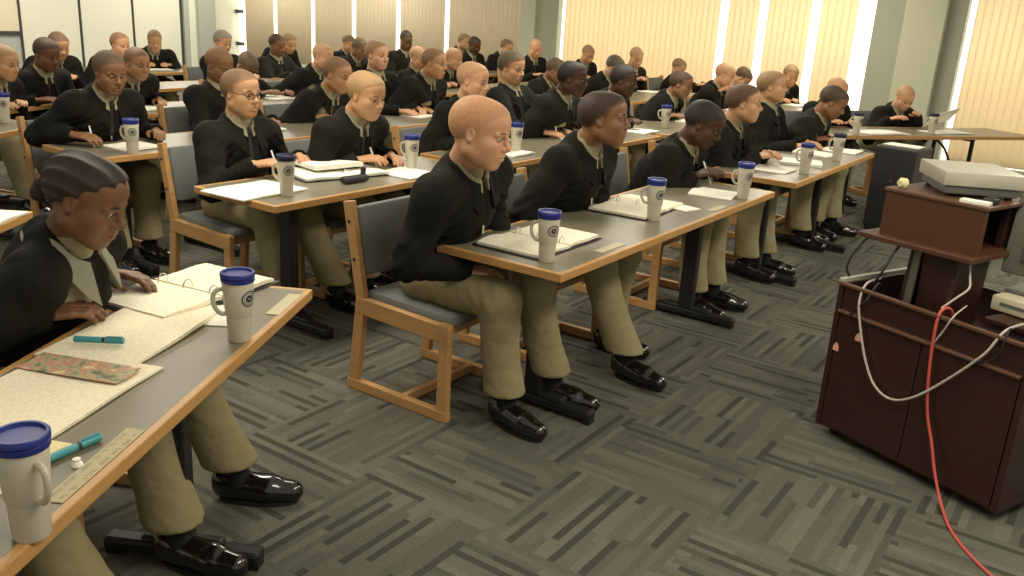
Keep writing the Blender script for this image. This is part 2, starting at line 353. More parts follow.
# ------------------------------------------------------------------ tables
def table(front_left, ang, length, label, depth=0.58, legs=(0.36, 0.36), group='training tables in rows', folding=False):
    """front_left: front edge start; ang: direction of the long edge; the seated side is to the left of that direction"""
    root = empty('training_table', (front_left[0], front_left[1], 0), ang)
    tag(root, label, 'table', group)
    bm = bmesh.new(); bx(bm, (length/2, depth/2, 0.727), (length-0.016, depth-0.016, 0.026)); build('tabletop', bm, LAM, root)
    bm = bmesh.new(); e = 0.022
    bx(bm, (length/2, e/2-0.004, 0.724), (length+0.008, e, 0.034), bev=0.004); bx(bm, (length/2, depth-e/2+0.004, 0.724), (length+0.008, e, 0.034), bev=0.004)
    bx(bm, (e/2-0.004, depth/2, 0.724), (e, depth-e, 0.034), bev=0.004); bx(bm, (length-e/2+0.004, depth/2, 0.724), (e, depth-e, 0.034), bev=0.004)
    build('edge_band', bm, OAKE, root)
    for x in (legs[0], length-legs[1]):
        bm = bmesh.new()
        if folding:
            for y in (0.08, depth-0.08): bar(bm, (x, y, 0.0), (x, y, 0.70), 0.03, 0.03, up=(1, 0, 0))
            bar(bm, (x, 0.08, 0.12), (x, depth-0.08, 0.12), 0.025, 0.025, up=(1, 0, 0))
            bar(bm, (x, 0.08, 0.69), (x, depth-0.08, 0.69), 0.03, 0.03, up=(1, 0, 0))
            dx = 0.3 if x < length/2 else -0.3
            tube(bm, crom([(x, depth/2, 0.45), (x+dx*0.4, depth/2, 0.60), (x+dx, depth/2, 0.70)]), 0.011)
            build('leg', bm, BLK, root)
        else:
            bx(bm, (x, depth*0.52, 0.375), (0.055, 0.085, 0.67), bev=0.008); bx(bm, (x, depth/2, 0.70), (0.07, depth*0.72, 0.022), bev=0.004)
            lg = build('leg', bm, BLK, root)
            bm = bmesh.new(); bx(bm, (x, depth*0.5, 0.036), (0.062, depth*0.98, 0.045), bev=0.012); bx(bm, (x, depth*0.5, 0.062), (0.055, depth*0.5, 0.03), bev=0.012)
            for y in (0.03, depth-0.03): bx(bm, (x, y, 0.008), (0.05, 0.04, 0.016))
            build('foot', bm, BLK, lg)
    return root
def rowf(r): return -1.57-1.5*(r-1)
def rtable(r, u0, u1, label, **k):
    p = un(u0, rowf(r)); return table((p.x, p.y), AZ, u1-u0, label, **k)
rtable(1, 2.64, 4.95, 'oak edged grey table in the front row with two open binders and three mugs')
rtable(1, 5.34, 7.25, 'oak edged grey table at the right end of the front row, before the black loudspeaker')
rtable(2, 2.60, 4.18, 'short oak edged grey table in the second row, in front of the man with glasses', legs=(0.34, 0.34))
rtable(2, 4.28, 6.58, 'long oak edged grey table in the second row, behind the bald man at front')
rtable(2, 6.68, 8.95, 'oak edged grey table in the second row, third along behind the writing men')
rtable(2, 9.05, 11.3, 'oak edged grey table at the far right end of the second row')
rtable(3, 2.66, 3.88, 'short oak edged grey table behind the braided woman, in front of a writing man', legs=(0.3, 0.3))
rtable(3, 3.95, 6.25, 'long oak edged grey table in the third row, behind the man with glasses')
rtable(3, 6.35, 8.65, 'oak edged grey table in the third row, third along')
rtable(3, 8.75, 11.0, 'oak edged grey table in the third row at its far right end')
rtable(4, 3.95, 6.1, 'oak edged grey table at the left end of the fourth row')
rtable(4, 6.2, 8.5, 'oak edged grey table in the middle of the fourth row')
rtable(4, 8.6, 10.9, 'oak edged grey table at the right end of the fourth row')
rtable(5, 4.7, 6.8, 'oak edged grey table at the left end of the fifth row')
rtable(5, 6.9, 9.2, 'oak edged grey table in the middle of the fifth row')
rtable(5, 9.3, 11.6, 'oak edged grey table at the right end of the fifth row')
rtable(6, 5.9, 8.1, 'oak edged grey table at the left end of the rearmost row')
rtable(6, 8.2, 10.4, 'oak edged grey table in the middle of the rearmost row')
rtable(6, 10.5, 12.4, 'oak edged grey table at the right end of the rearmost row')
AW = math.radians(84.5)
table((-0.83, 0.90), AW, 1.83, 'oak edged grey table nearest the camera at lower left, covered with newspapers', legs=(0.40, 0.46), depth=0.50)
table((-1.97, 1.72), math.radians(91), 1.80, 'oak edged grey table at the left picture edge behind the braided woman')
table((-3.33, 4.45), math.radians(83), 1.50, 'oak edged grey table at far left with one blue lidded mug')
table((-3.80, 6.15), math.radians(80), 1.55, 'oak edged grey table at far left behind the other left tables')
table((2.78, 7.92), math.radians(21.5), 2.5, 'long folding table at far right before the cream blind', depth=0.62, legs=(0.3, 0.75), folding=True)
# ------------------------------------------------------------------ figures: smooth-union fields polygonised into single surfaces
class Field:
    def __init__(s, ax):
        s.ax = [np.asarray(a, np.float32) for a in ax]; s.v = np.full([len(a) for a in s.ax], 0.4, np.float32)
    def box(s, lo, hi):
        sl = []
        for a, l, h in zip(s.ax, lo, hi):
            i = max(0, int(np.searchsorted(a, l))-1); j = min(len(a), int(np.searchsorted(a, h))+1); sl.append(slice(i, j))
        return tuple(sl)
    def pts(s, sl):
        return s.ax[0][sl[0]][:, None, None], s.ax[1][sl[1]][None, :, None], s.ax[2][sl[2]][None, None, :]
    def put(s, d, sl, k):
        a = s.v[sl]
        if k > 0:
            h = np.clip(0.5+0.5*(a-d)/k, 0, 1); s.v[sl] = a*(1-h)+d*h-k*h*(1-h)
        else: s.v[sl] = np.minimum(a, d)
    def cut(s, d, sl, k):
        a = s.v[sl]; d = -d
        h = np.clip(0.5-0.5*(a-d)/max(k, 1e-5), 0, 1); s.v[sl] = a*(1-h)+d*h+k*h*(1-h)
    def cone(s, a, b, ra, rb, k=0.0, cut=False):
        a = np.asarray(a, float); b = np.asarray(b, float); mg = max(ra, rb)+k+0.045
        sl = s.box(np.minimum(a, b)-mg, np.maximum(a, b)+mg)
        if any(q.stop <= q.start for q in sl): return
        X, Y, Z = s.pts(sl); e = b-a; L = float(e@e)+1e-9
        t = np.clip(((X-a[0])*e[0]+(Y-a[1])*e[1]+(Z-a[2])*e[2])/L, 0, 1)
        d = np.sqrt((X-a[0]-t*e[0])**2+(Y-a[1]-t*e[1])**2+(Z-a[2]-t*e[2])**2)-(ra+(rb-ra)*t)
        (s.cut if cut else s.put)(d.astype(np.float32), sl, k)
    def ell(s, c, r, R=None, k=0.0, cut=False):
        c = np.asarray(c, float); r = np.asarray(r, float); R = np.eye(3) if R is None else R
        ext = np.sqrt(((R*r[None, :])**2).sum(1))+k+0.045
        sl = s.box(c-ext, c+ext)
        if any(q.stop <= q.start for q in sl): return
        X, Y, Z = s.pts(sl); X = X-c[0]; Y = Y-c[1]; Z = Z-c[2]
        q = [R[0, i]*X+R[1, i]*Y+R[2, i]*Z for i in range(3)]
        k0 = np.sqrt(sum((q[i]/r[i])**2 for i in range(3))); k1 = np.sqrt(sum((q[i]/r[i]**2)**2 for i in range(3)))+1e-6
        (s.cut if cut else s.put)((k0*(k0-1)/k1).astype(np.float32), sl, k)
    def wrinkle(s, amp, fx, ph):
        X, Y, Z = s.pts((slice(None),)*3)
        s.v += amp*(np.sin(fx*(Z+0.35*X)+2.2*np.sin(fx*0.55*Y+ph)+ph)*np.sin(fx*0.6*X-fx*0.45*Y+2*ph)).astype(np.float32)
    def fold(s, c, ax, r, amp, wl, ph=0.0):
        """a bunch of cloth folds around c, running across ax"""
        c = np.asarray(c, float); ax = nrm(ax); sl = s.box(c-2*r, c+2*r)
        if any(q.stop <= q.start for q in sl): return
        X, Y, Z = s.pts(sl); X = X-c[0]; Y = Y-c[1]; Z = Z-c[2]
        t = X*ax[0]+Y*ax[1]+Z*ax[2]; o = X*ax[1]-Y*ax[0]+.5*Z
        wv = np.sin(2*np.pi/wl*t+ph+1.3*np.sin(18*o+ph)); wv = np.sign(wv)*np.abs(wv)**.7
        s.v[sl] += (amp*wv*np.exp(-(X*X+Y*Y+Z*Z)/(r*r))).astype(np.float32)
    def mesh(s):
        v = s.v; sh = v.shape; ins = v < 0
        nx, ny, nz = sh[0]-1, sh[1]-1, sh[2]-1
        cnt = np.zeros((nx, ny, nz), np.int8)
        offs = [(i, j, k) for i in (0, 1) for j in (0, 1) for k in (0, 1)]
        for i, j, k in offs: cnt += ins[i:i+nx, j:j+ny, k:k+nz]
        act = (cnt > 0) & (cnt < 8); I = np.argwhere(act)
        if len(I) == 0: return np.zeros((0, 3)), np.zeros((0, 4), int)
        idx = np.full((nx, ny, nz), -1, np.int64); idx[act] = np.arange(len(I))
        cv = np.stack([v[I[:, 0]+i, I[:, 1]+j, I[:, 2]+k] for i, j, k in offs], 1)
        acc = np.zeros((len(I), 3)); wt = np.zeros(len(I))
        for a in range(8):
            for b in range(a+1, 8):
                da = np.array(offs[a]); db = np.array(offs[b])
                if np.abs(da-db).sum() != 1: continue
                va, vb = cv[:, a], cv[:, b]; mk = (va < 0) != (vb < 0)
                t = np.where(mk, va/np.where(mk, va-vb, 1), 0)
                acc += mk[:, None]*(da+(db-da)*t[:, None]); wt += mk
        P = I+acc/wt[:, None]
        out = np.empty_like(P)
        for d in range(3): out[:, d] = np.interp(P[:, d], np.arange(sh[d]), s.ax[d])
        F = []
        for d in range(3):
            o1, o2 = [(1, 2), (2, 0), (0, 1)][d]
            A = [slice(None)]*3; B = [slice(None)]*3; A[d] = slice(0, -1); B[d] = slice(1, None)
            for o in (o1, o2): A[o] = slice(1, -1); B[o] = slice(1, -1)
            sa, sb = ins[tuple(A)], ins[tuple(B)]; E = np.argwhere(sa != sb)
            if len(E) == 0: continue
            flip = ~sa[E[:, 0], E[:, 1], E[:, 2]]
            base = E.copy()
            def cell(p, q):
                c = base.copy(); c[:, o1] += p; c[:, o2] += q
                return idx[c[:, 0], c[:, 1], c[:, 2]]
            q = np.stack([cell(0, 0), cell(1, 0), cell(1, 1), cell(0, 1)], 1)
            q[flip] = q[flip][:, ::-1]; F.append(q)
        F = np.concatenate(F); F = F[(F >= 0).all(1)]
        return out, F
def np_mesh(name, V, F, mats, parent=None, mi=None):
    me = bpy.data.meshes.new(name); me.vertices.add(len(V)); me.vertices.foreach_set('co', np.asarray(V, np.float32).ravel())
    me.loops.add(len(F)*4); me.loops.foreach_set('vertex_index', np.asarray(F, np.int32).ravel())
    me.polygons.add(len(F)); me.polygons.foreach_set('loop_start', np.arange(0, len(F)*4, 4, dtype=np.int32))
    me.polygons.foreach_set('use_smooth', np.ones(len(F), bool))
    if mi is not None: me.polygons.foreach_set('material_index', mi.astype(np.int32))
    for x in mats: me.materials.append(x)
    me.update(); me.validate()
    return link_mesh(name, me, parent)
def axis(lo, hi, hc, fine, hf):
    a = [lo]
    while a[-1] < hi:
        x = a[-1]; h = hc
        for f0, f1 in fine:
            if f0-hc <= x <= f1: h = hf; break
        a.append(x+h)
    return np.array(a)
def rot(yaw, pitch, rollv=0.0):
    return np.array(Matrix.Rotation(yaw, 3, 'Z') @ Matrix.Rotation(pitch, 3, 'Y') @ Matrix.Rotation(rollv, 3, 'X'))
nrm = lambda v: np.asarray(v, float)/(np.linalg.norm(v)+1e-9)

def hairline(hx, hy, hh):
    """how far inside the hairline a point of the head is (forehead, temples, sideburns, nape)"""
    xf = .026+.42*np.clip(hh, -.02, .06)+1.6*np.clip(hh-.056, 0, 1)-.10*np.clip(-hh-.01, 0, 1)
    return np.minimum(xf-hx, hh+.004+1.15*np.clip(-hx-.004, 0, .046)+.8*np.clip(hx-.012, 0, .02))
def hair_mat(h, sk, style):
    """cropped hair thins out to bare skin along the hairline"""
    nm = 'hair_%s_%s_%s' % (h, sk, style)
    if nm in MATS: return MATS[nm]
    t = {'shaved': .45, 'buzz': .14, 'short': .0, 'braids': .0}[style]
    c = [a*(1-t)+b*t for a, b in zip(HAIRS[h], SKINS[sk])]
    M = mat(nm, c, 0.6, spec=0.35, noise=(70, 0.25), bump=(240, 0.25))
    if style != 'braids':
        nt = M.node_tree; b = nt.nodes['Principled BSDF']; src = b.inputs['Base Color'].links[0].from_socket
        at = nt.nodes.new('ShaderNodeAttribute'); at.attribute_name = 'hair_cover'
        mx = nt.nodes.new('ShaderNodeMix'); mx.data_type = 'RGBA'; mx.inputs[6].default_value = (*SKINS[sk], 1)
        nt.links.new(at.outputs['Fac'], mx.inputs[0]); nt.links.new(src, mx.inputs[7]); nt.links.new(mx.outputs[2], b.inputs['Base Color'])
    return M
def head_field(g, hc, R, s, w, c7, part='all', female=False):
    P = lambda x, y, z: hc+R@(np.array([x, y*w, z])*s)
    E = lambda c, r, k, cut=False, RR=None: g.ell(P(*c), np.array([r[0], r[1]*w, r[2]])*s, R if RR is None else R@RR, k*s, cut)
    Cn = lambda a, b, ra, rb, k, cut=False: g.cone(P(*a), P(*b), ra*s, rb*s, k*s, cut)
    E((-.016, 0, .034), (.100, .077, .084), 0); E((-.045, 0, .022), (.066, .069, .072), .03)
    E((.036, 0, .045), (.060, .062, .060), .03)                       # forehead
    if part == 'hair': return
    E((.030, 0, -.030), (.062, .064, .077), .03)                      # mid face
    Cn((-.005, .050, -.058), (.060, .020, -.095), .026, .021, .03); Cn((-.005, -.050, -.058), (.060, -.020, -.095), .026, .021, .03)
    E((.070, 0, -.094), (.022, .026, .019), .022)                     # chin
    E((.052, .045, -.022), (.030, .024, .024), .02); E((.052, -.045, -.022), (.030, .024, .024), .02)   # cheeks
    for y in (1, -1): E((.044, .036*y, -.052), (.034, .027, .036), .03)                                    # lower cheeks
    for y in (1, -1): E((.090, .031*y, .004), (.016, .021, .0125), .012, True)                             # eye sockets
    for y in (1, -1): Cn((.088, .013*y, .018), (.076, .047*y, .019), .0095, .008, .012)                   # brow
    for y in (1, -1): E((.0740, .031*y, .003), (.0158, .0172, .0118), .004)                                 # lids over the eyeballs
    Cn((.090, 0, .010), (.112, 0, -.025), .0075, .0105, .012); Cn((.110, 0, -.026), (.100, 0, -.034), .0115, .010, .006)
    for y in (1, -1): E((.098, .013*y, -.031), (.012, .0085, .0085), .006)
    E((.083, 0, -.060), (.020, .028, .022), .02)                      # muzzle
    Cn((.0985, .014, -.0575), (.0985, -.014, -.0575), .0065, .0065, .004); Cn((.096, .012, -.070), (.096, -.012, -.070), .0075, .0075, .004)
    E((.103, 0, -.0637), (.012, .024, .0022), .002, True)
    for y in (1, -1):
        RR = np.array(Matrix.Rotation(0.35*y, 3, 'Z') @ Matrix.Rotation(-0.18, 3, 'Y'))
        E((-.008, .074*y, -.004), (.017, .0085, .030), .006, RR=RR); E((-.003, .081*y, .000), (.009, .005, .017), .004, True, RR=RR)
    th = .054 if not female else .046
    g.cone(P(-.020, 0, -.045), c7, th*s, (th+.008)*s, .025)

def hand_chain(side, W, f, nr, curl, grip):
    """wrist W, forward f, palm normal nr (palm side) -> capsule list"""
    f = nrm(f); nr = nrm(nr-f*(nr@f)); l = np.cross(f, nr)*(-side); caps = []   # l points to the thumb side
    for i, off in enumerate((.030, .010, -.010, -.029)):
        b = W+l*off*0.55+f*.012; kn = W+l*off+f*(.092-.004*abs(i-1)); caps.append((b, kn, .0135, .0120))
        L = (.042, .047, .044, .034)[i]; d = f.copy(); p = kn; r = .0100
        cs = curl*(1+.12*i) if not grip else curl*(1.15+.12*i)
        for sgm, ll in enumerate((L, L*.62, L*.5)):
            a = cs*(0.55, 1.0, 0.8)[sgm]; d = nrm(d*math.cos(a)+nrm(nr-d*(nr@d))*math.sin(a)); q = p+d*ll
            caps.append((p, q, r, r*.93)); p = q; r *= .93
    b = W+l*.022+f*.020+nr*.006; k1 = b+nrm(l*.75+f*.62+nr*.35)*.042; k2 = k1+nrm(f*.85+l*.12+nr*(.45 if grip else .25))*.033; k3 = k2+nrm(f*.9-l*.25+nr*.3)*.026
    caps += [(b, k1, .0145, .0125), (k1, k2, .0120, .0105), (k2, k3, .0105, .0088)]
    grip_pt = (k3+W+l*.02+f*.115+nr*.03)/2
    return caps, grip_pt, l
def ik(S, W, l1, l2, hint):
    d = W-S; L = np.linalg.norm(d)
    if L > (l1+l2)*.985: W = S+d/L*(l1+l2)*.985; d = W-S; L = np.linalg.norm(d)
    a = (l1*l1-l2*l2+L*L)/(2*L); h = math.sqrt(max(l1*l1-a*a, 1e-6)); u = d/L; p = nrm(hint-u*(hint@u))
    return S+u*a+p*h, W
def collar(name, c, Fv, Lv, Av, ri, ro, hi, ho, pt, gap, m, parent, n=26):
    """fold-over collar running round the neck, with two points in front"""
    bm = bmesh.new(); rows = []
    for i in range(n+1):
        ph = gap+(2*PI-2*gap)*i/n; fr = max(0, math.cos(ph)); cf = Fv*math.cos(ph)*1.12+Lv*math.sin(ph)
        e = min(i, n-i)/n; point = max(0.0, 1-e/0.13)
        dr = -0.055*fr
        a = c+cf*(ri-.004)+Av*(hi-.030+dr); b = c+cf*ri+Av*(hi+dr); d = c+cf*(ri+.009)+Av*(hi+.004+dr)
        o = c+cf*(ro+pt*.35*point)+Av*(ho+dr-pt*point)+Fv*0.012*point; o2 = c+cf*(ro-.012+pt*.35*point)+Av*(ho+dr-pt*point-.002)+Fv*0.012*point
        rows.append([bm.verts.new(Vector(q)) for q in (a, b, d, o, o2)])
    for p, q in zip(rows[:-1], rows[1:]):
        for k in range(4): bm.faces.new((p[k], q[k], q[k+1], p[k+1]))
    for r in (rows[0], rows[-1]):
        try: bm.faces.new(r)
        except Exception: pass
    bmesh.ops.recalc_face_normals(bm, faces=bm.faces)
    o = build(name, bm, m, parent, True)
    md = o.modifiers.new('thick', 'SOLIDIFY'); md.thickness = 0.004; md.offset = 0
    return o
WRITERS = []
def person(key, head, face, label, yaw=0, pitch=8, skin='light', hair='brown', style='buzz', q=0, hands='table', s=1.0, w=1.0,
           back=None, lat=0.0, female=False, glasses=False, tie=True, jac=None, hroll=0.0, tgt=None, hat=None, short=None, lean=None, eyes=None, pen=False, foot=(0.0, 0.0), feet=None):
    rng = random.Random(key); fa = math.radians(face); fv = np.array([math.cos(fa), math.sin(fa), 0]); lv = np.array([-fv[1], fv[0], 0])
    hz = head[2]; dx = lean if lean is not None else max(.04, min(.40, math.sqrt(max(.66**2-(hz-.53)**2, 0.0))*0.95))
    head = np.array(head, float); base = head-fv*dx-lv*lat; base[2] = 0
    if back is not None:                 # 'back' = distance of the table's rear edge plane along fv; keep the belly clear of it
        d = back-base@fv
        if d < .17: base -= fv*(.17-d)
        if d > .36: base += fv*(d-.36)
    dd = head-base; hc = np.array([dd@fv, dd@lv, hz])
    Pl = np.array([0, 0, .535]); a = nrm(hc-Pl); up = nrm(a+np.array([0, 0, .25]))
    fw = nrm(np.array([1, 0, 0])-up*up[0]); lf = np.cross(up, fw)
    c7 = hc-a*.155*s-fw*.030; R = rot(math.radians(yaw), math.radians(pitch), math.radians(hroll))
    sw = (.178 if not female else .158)*(1+.5*(s-1))
    ch = c7-up*.175+fw*.028; mid = Pl*.55+c7*.45-fw*.015
    Sh = {sd: c7-up*.075+lf*sw*sd+fw*.025 for sd in (1, -1)}
    # hands
    tb = (back-base@fv) if back is not None else .25
    arms = {}
    for sd in (1, -1):
        if tgt and sd in tgt: T = np.array([tgt[sd][0], tgt[sd][1], tgt[sd][2]])
        elif hands == 'table': T = np.array([tb+.13+rng.uniform(0, .05), sd*(.11+rng.uniform(-.03, .04)), .775])
        elif hands == 'chin' and sd == 1: T = hc+R@np.array([.075, .01, -.13])
        elif hands == 'clasp': T = np.array([max(tb*.4, .24), sd*.022, .93])
        else: T = np.array([.33, sd*.10, .635])
        inw = nrm(np.array([.80, -sd*.55, -.06])) if hands != 'chin' else nrm(np.array([.4, -sd*.5, .75]))
        Wt = T-inw*.085; Eb, Wt = ik(Sh[sd], Wt, .285, .255, np.array([-.3, sd*.5, -.8]))
        arms[sd] = (Eb, Wt, nrm(inw*.7+nrm(Wt-Eb)*.5), np.array([0, -sd*.25, -1.0]) if hands != 'chin' else np.array([.6, 0, .4]))
    fH, cH, fD = ((.0042, .013, .0048), (.0062, .018, .0068), (.0095, .022, .0105))[2-q]
    root = None; w = w*(1+random.Random(key+'w').uniform(-.045, .05))
    # ---- body: one surface from scalp to ankles
    pts = [hc, c7, Pl]+[arms[k][i] for k in (1, -1) for i in (0, 1)]
    knee = {}; ank = {}
    for sd in (1, -1):
        fx, fy = (feet[sd] if feet and sd in feet else (.43+rng.uniform(-.05, .08), sd*(.12+rng.uniform(-.03, .06))))
        knee[sd] = np.array([.43, sd*.125, .535]); ank[sd] = np.array([fx, fy, .095])
    lo = np.array([-.26, -.52, -.02]); hi = np.array([max(.75, hc[0]+.2), .52, hc[2]+.17])
    hfine = [(hc[i]-.145, hc[i]+.145) for i in range(3)]; fine = [[hfine[i]] for i in range(3)]
    for sd in (1, -1):
        Eb, Wt, f, nr = arms[sd]
        for i in range(3): fine[i].append((Wt[i]+min(0, f[i])*.17-.045-max(0, -f[i])*.02, Wt[i]+max(0, f[i])*.17+.045))
    g = Field([axis(lo[i], hi[i], cH, fine[i], fH) for i in range(3)])
    head_field(g, hc, R, s, w, c7, 'all', female)
    g.ell(ch, (.085, .135, .13), np.stack([fw, lf, up], 1), .03); g.cone(mid, Pl, .085, .095, .04); g.cone(Sh[1], Sh[-1], .045, .045, .03)
    for sd in (1, -1):
        Eb, Wt, f, nr = arms[sd]
        g.cone(Sh[sd], Eb, .042, .036, .02); g.cone(Eb, Wt, .036, .026, .015)
        caps, gp, l = hand_chain(sd, Wt, f, nr, .32 if hands != 'clasp' else .55, pen and sd == -1)
        for c in caps: g.cone(c[0], c[1], max(c[2], fH*1.15), max(c[3], fH*1.1), .006)
        g.cone(Pl+np.array([0, sd*.085, 0]), knee[sd], .065, .048, .03); g.cone(knee[sd], ank[sd], .046, .030, .02); g.cone(ank[sd]-np.array([.006, 0, 0]), ank[sd]+np.array([.05, 0, -.062]), .027, .022, .0)
        if sd == -1: penp = (gp, l, f, nr)
    V, F = g.mesh()
    fc = V[F].mean(1); hp = ((fc-hc)@R)/s; mi = np.zeros(len(F), int)
    lips = (hp[:, 0] > .088) & (np.abs(hp[:, 1]) < .021*w) & (hp[:, 2] < -.0535) & (hp[:, 2] > -.0765); mi[lips] = 1
    lv_head = (np.abs(fc-hc) < .2).all(1); mi[~lv_head] = 0
    root = np_mesh('person', V, F, [SK[skin], LIP[skin]])
    root.location = base; root.rotation_euler = (0, 0, fa); tag(root, label, 'person', None)
    # ---- hair
    if style != 'bald':
        gh = Field([np.arange(hc[i]-.16, hc[i]+.16, fD) for i in range(3)])
        head_field(gh, hc, R, s, w, c7, 'hair')
        th = {'shaved': .0016, 'buzz': .0030, 'short': .009, 'braids': .0085}[style]
        X, Y, Z = gh.pts((slice(None),)*3); X = X-hc[0]; Y = Y-hc[1]; Z = Z-hc[2]
        hx, hy, hh = [(R[0, i]*X+R[1, i]*Y+R[2, i]*Z)/s for i in range(3)]
        if style == 'braids':
            ang = np.arctan2(hy, hh+.03); gh.v += (.0065*np.abs(np.sin(ang*10))).astype(np.float32)
            pl = -.66*hx+.75*hh-.004-.25*np.clip(np.abs(hy)-.05, 0, 1)*(hx > .02)
        else:
            pl = hairline(hx, hy, hh)
        gh.v -= (((th+.0012)*np.clip(pl/.020, 0, 1)-.0012)*s).astype(np.float32); gh.v = np.maximum(gh.v, (-(pl+.012)*s).astype(np.float32))
        if style == 'braids':
            for z in (.0, -.02, -.035): gh.ell(hc+R@np.array([-.118, 0, z-.012]), (.024, .036, .020), R, .008)
        V, F = gh.mesh(); ho = np_mesh('hair', V, F, [hair_mat(hair, skin, style)], root)
        if style != 'braids':
            hv = ((V-hc)@R)/s; fd = np.clip(hairline(hv[:, 0], hv[:, 1], hv[:, 2])/.034, 0, 1)
            at = ho.data.attributes.new('hair_cover', 'FLOAT', 'POINT')
            if len(ho.data.vertices) == len(fd): at.data.foreach_set('value', fd.astype(np.float32))
    # ---- eyes, brows, glasses
    if q >= 1:
        for y in (1, -1):
            c = hc+R@(np.array([.0788, .031*y*w, .0030])*s); bm = bmesh.new()
            bmesh.ops.create_uvsphere(bm, u_segments=14, v_segments=10, radius=.0124*s)
            dn = R@nrm(np.array([1, 0, -.25]))
            for fa_ in bm.faces:
                if fa_.calc_center_median().normalized().dot(Vector(dn)) > .84: fa_.material_index = 1
            bmesh.ops.translate(bm, verts=bm.verts, vec=Vector(c)); build('eye', bm, [EYEW, EYED], root, True)
            bm = bmesh.new()
            pp = [hc+R@(np.array(p)*s) for p in ((.0965, .014*y*w, .0215), (.0935, .030*y*w, .0275), (.080, .048*y*w, .0225))]
            tube(bm, crom(pp, 4), [.0028]*4+[.0034]*4+[.002]); build('eyebrow', bm, HM[hair if hair not in ('blond', 'ginger', 'grey') else 'sandy'], root, True)
    if glasses:
        gr = bmesh.new(); H = lambda x, y, z: hc+R@(np.array([x, y*w, z])*s)
        for y in (1, -1):
            ring = [H(.108-.10*abs(y*.034+.024*math.cos(t))**1.5, y*.034+.024*math.cos(t), .001+.0155*math.sin(t)) for t in np.linspace(0, 2*PI, 21)]
            tube(gr, ring, .0022, 6)
            tube(gr, crom([H(.100, .058*y, .006), H(.05, .079*y, .008), H(-.005, .084*y, .010), H(-.025, .082*y, -.005)], 4), .0024, 6)
        tube(gr, [H(.107, .010, .004), H(.110, 0, .006), H(.107, -.010, .004)], .0022, 6)
        build('glasses', gr, GLS, root, True)
    # ---- jacket
    J = jac or JAC; hj = (.0105, .013, .018)[2-q]
    lo = np.array([-.28, -.50, .44]); hi = np.array([max(.56, hc[0]+.22), .50, c7[2]+.13])
    g = Field([np.arange(lo[i], hi[i], hj) for i in range(3)]); RT = np.stack([fw, lf, up], 1)
    g.ell(Pl+np.array([-.005, 0, .045]), (.138, .182, .10), None, .0); g.ell(mid, (.145, .182, .18), RT, .05); g.ell(ch-fw*.012, (.142, .188*sw/.178, .170), RT, .05)
    g.cone(Sh[1]-lf*.012-fw*.01, Sh[-1]+lf*.012-fw*.01, .084, .084, .05); g.cone(c7-up*.025-fw*.015, c7-up*.09-fw*.02, .080, .095, .05)
    for sd in (1, -1):
        Eb, Wt, f, nr = arms[sd]; cu = Wt-nrm(Wt-Eb)*.004
        g.cone(Sh[sd], Eb, .084, .066, .04); g.cone(Eb, cu, .064, .048, .03)
    g.wrinkle(.006 if q else .0045, 30, rng.uniform(0, 6))
    for sd in (1, -1):
        Eb, Wt, f, nr = arms[sd]; am = (.0065, .0055, .004)[2-q]; wl = (.042, .05, .07)[2-q]
        g.fold(Eb, nrm(Wt-Eb)+nrm(Eb-Sh[sd])*.6, .11, am, wl, rng.uniform(0, 6)); g.fold(Sh[sd]-up*.10+fw*.04-lf*sd*.03, up+lf*sd*.8, .10, am, wl*1.1, rng.uniform(0, 6)); g.fold(Wt-nrm(Wt-Eb)*.07, Wt-Eb, .06, am*.7, wl*.9, rng.uniform(0, 6))
        g.fold(mid+lf*sd*.12-up*.05, up+fw*.3, .15, am, wl*1.3, rng.uniform(0, 6))
    nb = c7+fw*.03
    g.cone(nb+up*.12, nb-up*.015, .058*s, .055, .01, True); g.cone(c7+fw*.115+up*.02, ch+fw*.15-up*.03, .040 if tie else .030, .010 if tie else .006, .012, True)
    for sd in (1, -1):                    # open cuffs
        Eb, Wt, f, nr = arms[sd]; dr = nrm(Wt-Eb); g.cone(Wt+dr*.012, Wt+dr*.12, .030, .07, .004, True)
    V, F = g.mesh(); jo = np_mesh('jacket', V, F, [J], root)
    if q >= 1 or True:
        collar('collar', c7+fw*.028-up*.012, fw, lf, up, .066*s, .106 if not female else .112, .040, -.018 if not female else .004, .050 if not female else .060, (.46 if tie else .36) if not female else .42, LCOL if female else J, root, 26 if q else 16)
        if not female: collar('shirt_collar', c7+fw*.030+up*.008, fw, lf, up, .0575*s, .076, .034, .006, .016, .26, SHI, root, 22 if q else 14)
    # ---- shirt and tie
    hs = (.009, .010, .014)[2-q]
    g = Field([np.arange(c7[i]-.24, c7[i]+.24, hs) for i in range(3)])
    g.ell(ch, (.108, .150, .150), RT, .0); g.cone(c7+fw*.02+up*.0, ch+fw*.01, .066, .07, .04)
    V, F = g.mesh(); np_mesh('shirt', V, F, [SHI], root)
    if tie:
        g = Field([np.arange(c7[i]-.28, c7[i]+.28, .0075 if q else .011) for i in range(3)])
        t0 = c7+fw*.104-up*.030; t1 = ch+fw*.119-up*.02
        g.ell(t0, (.013, .019, .022), RT, .0); g.cone(t0, t1, .011, .020, .008)
        V, F = g.mesh(); np_mesh('tie', V, F, [TIE], root)
    if q == 2:
        bm = bmesh.new(); z0 = ch+fw*.132-up*.045; bx(bm, Vector(z0), (.006, .012, .035), bev=.002); build('zipper_pull', bm, CHR, root)
    # ---- trousers
    ht = (.0115, .015, .021)[2-q]
    lo = np.array([-.25, -.36, .03]); hi = np.array([.72, .36, .72]); g = Field([np.arange(lo[i], hi[i], ht) for i in range(3)])
    g.ell(Pl+np.array([-.01, 0, .0]), (.145, .18, .115), None, 0)
    for sd in (1, -1):
        kn = knee[sd]; an = ank[sd]
        g.cone(Pl+np.array([.02, sd*.085, .01]), kn+np.array([0, 0, .006]), .104, .087, .03)
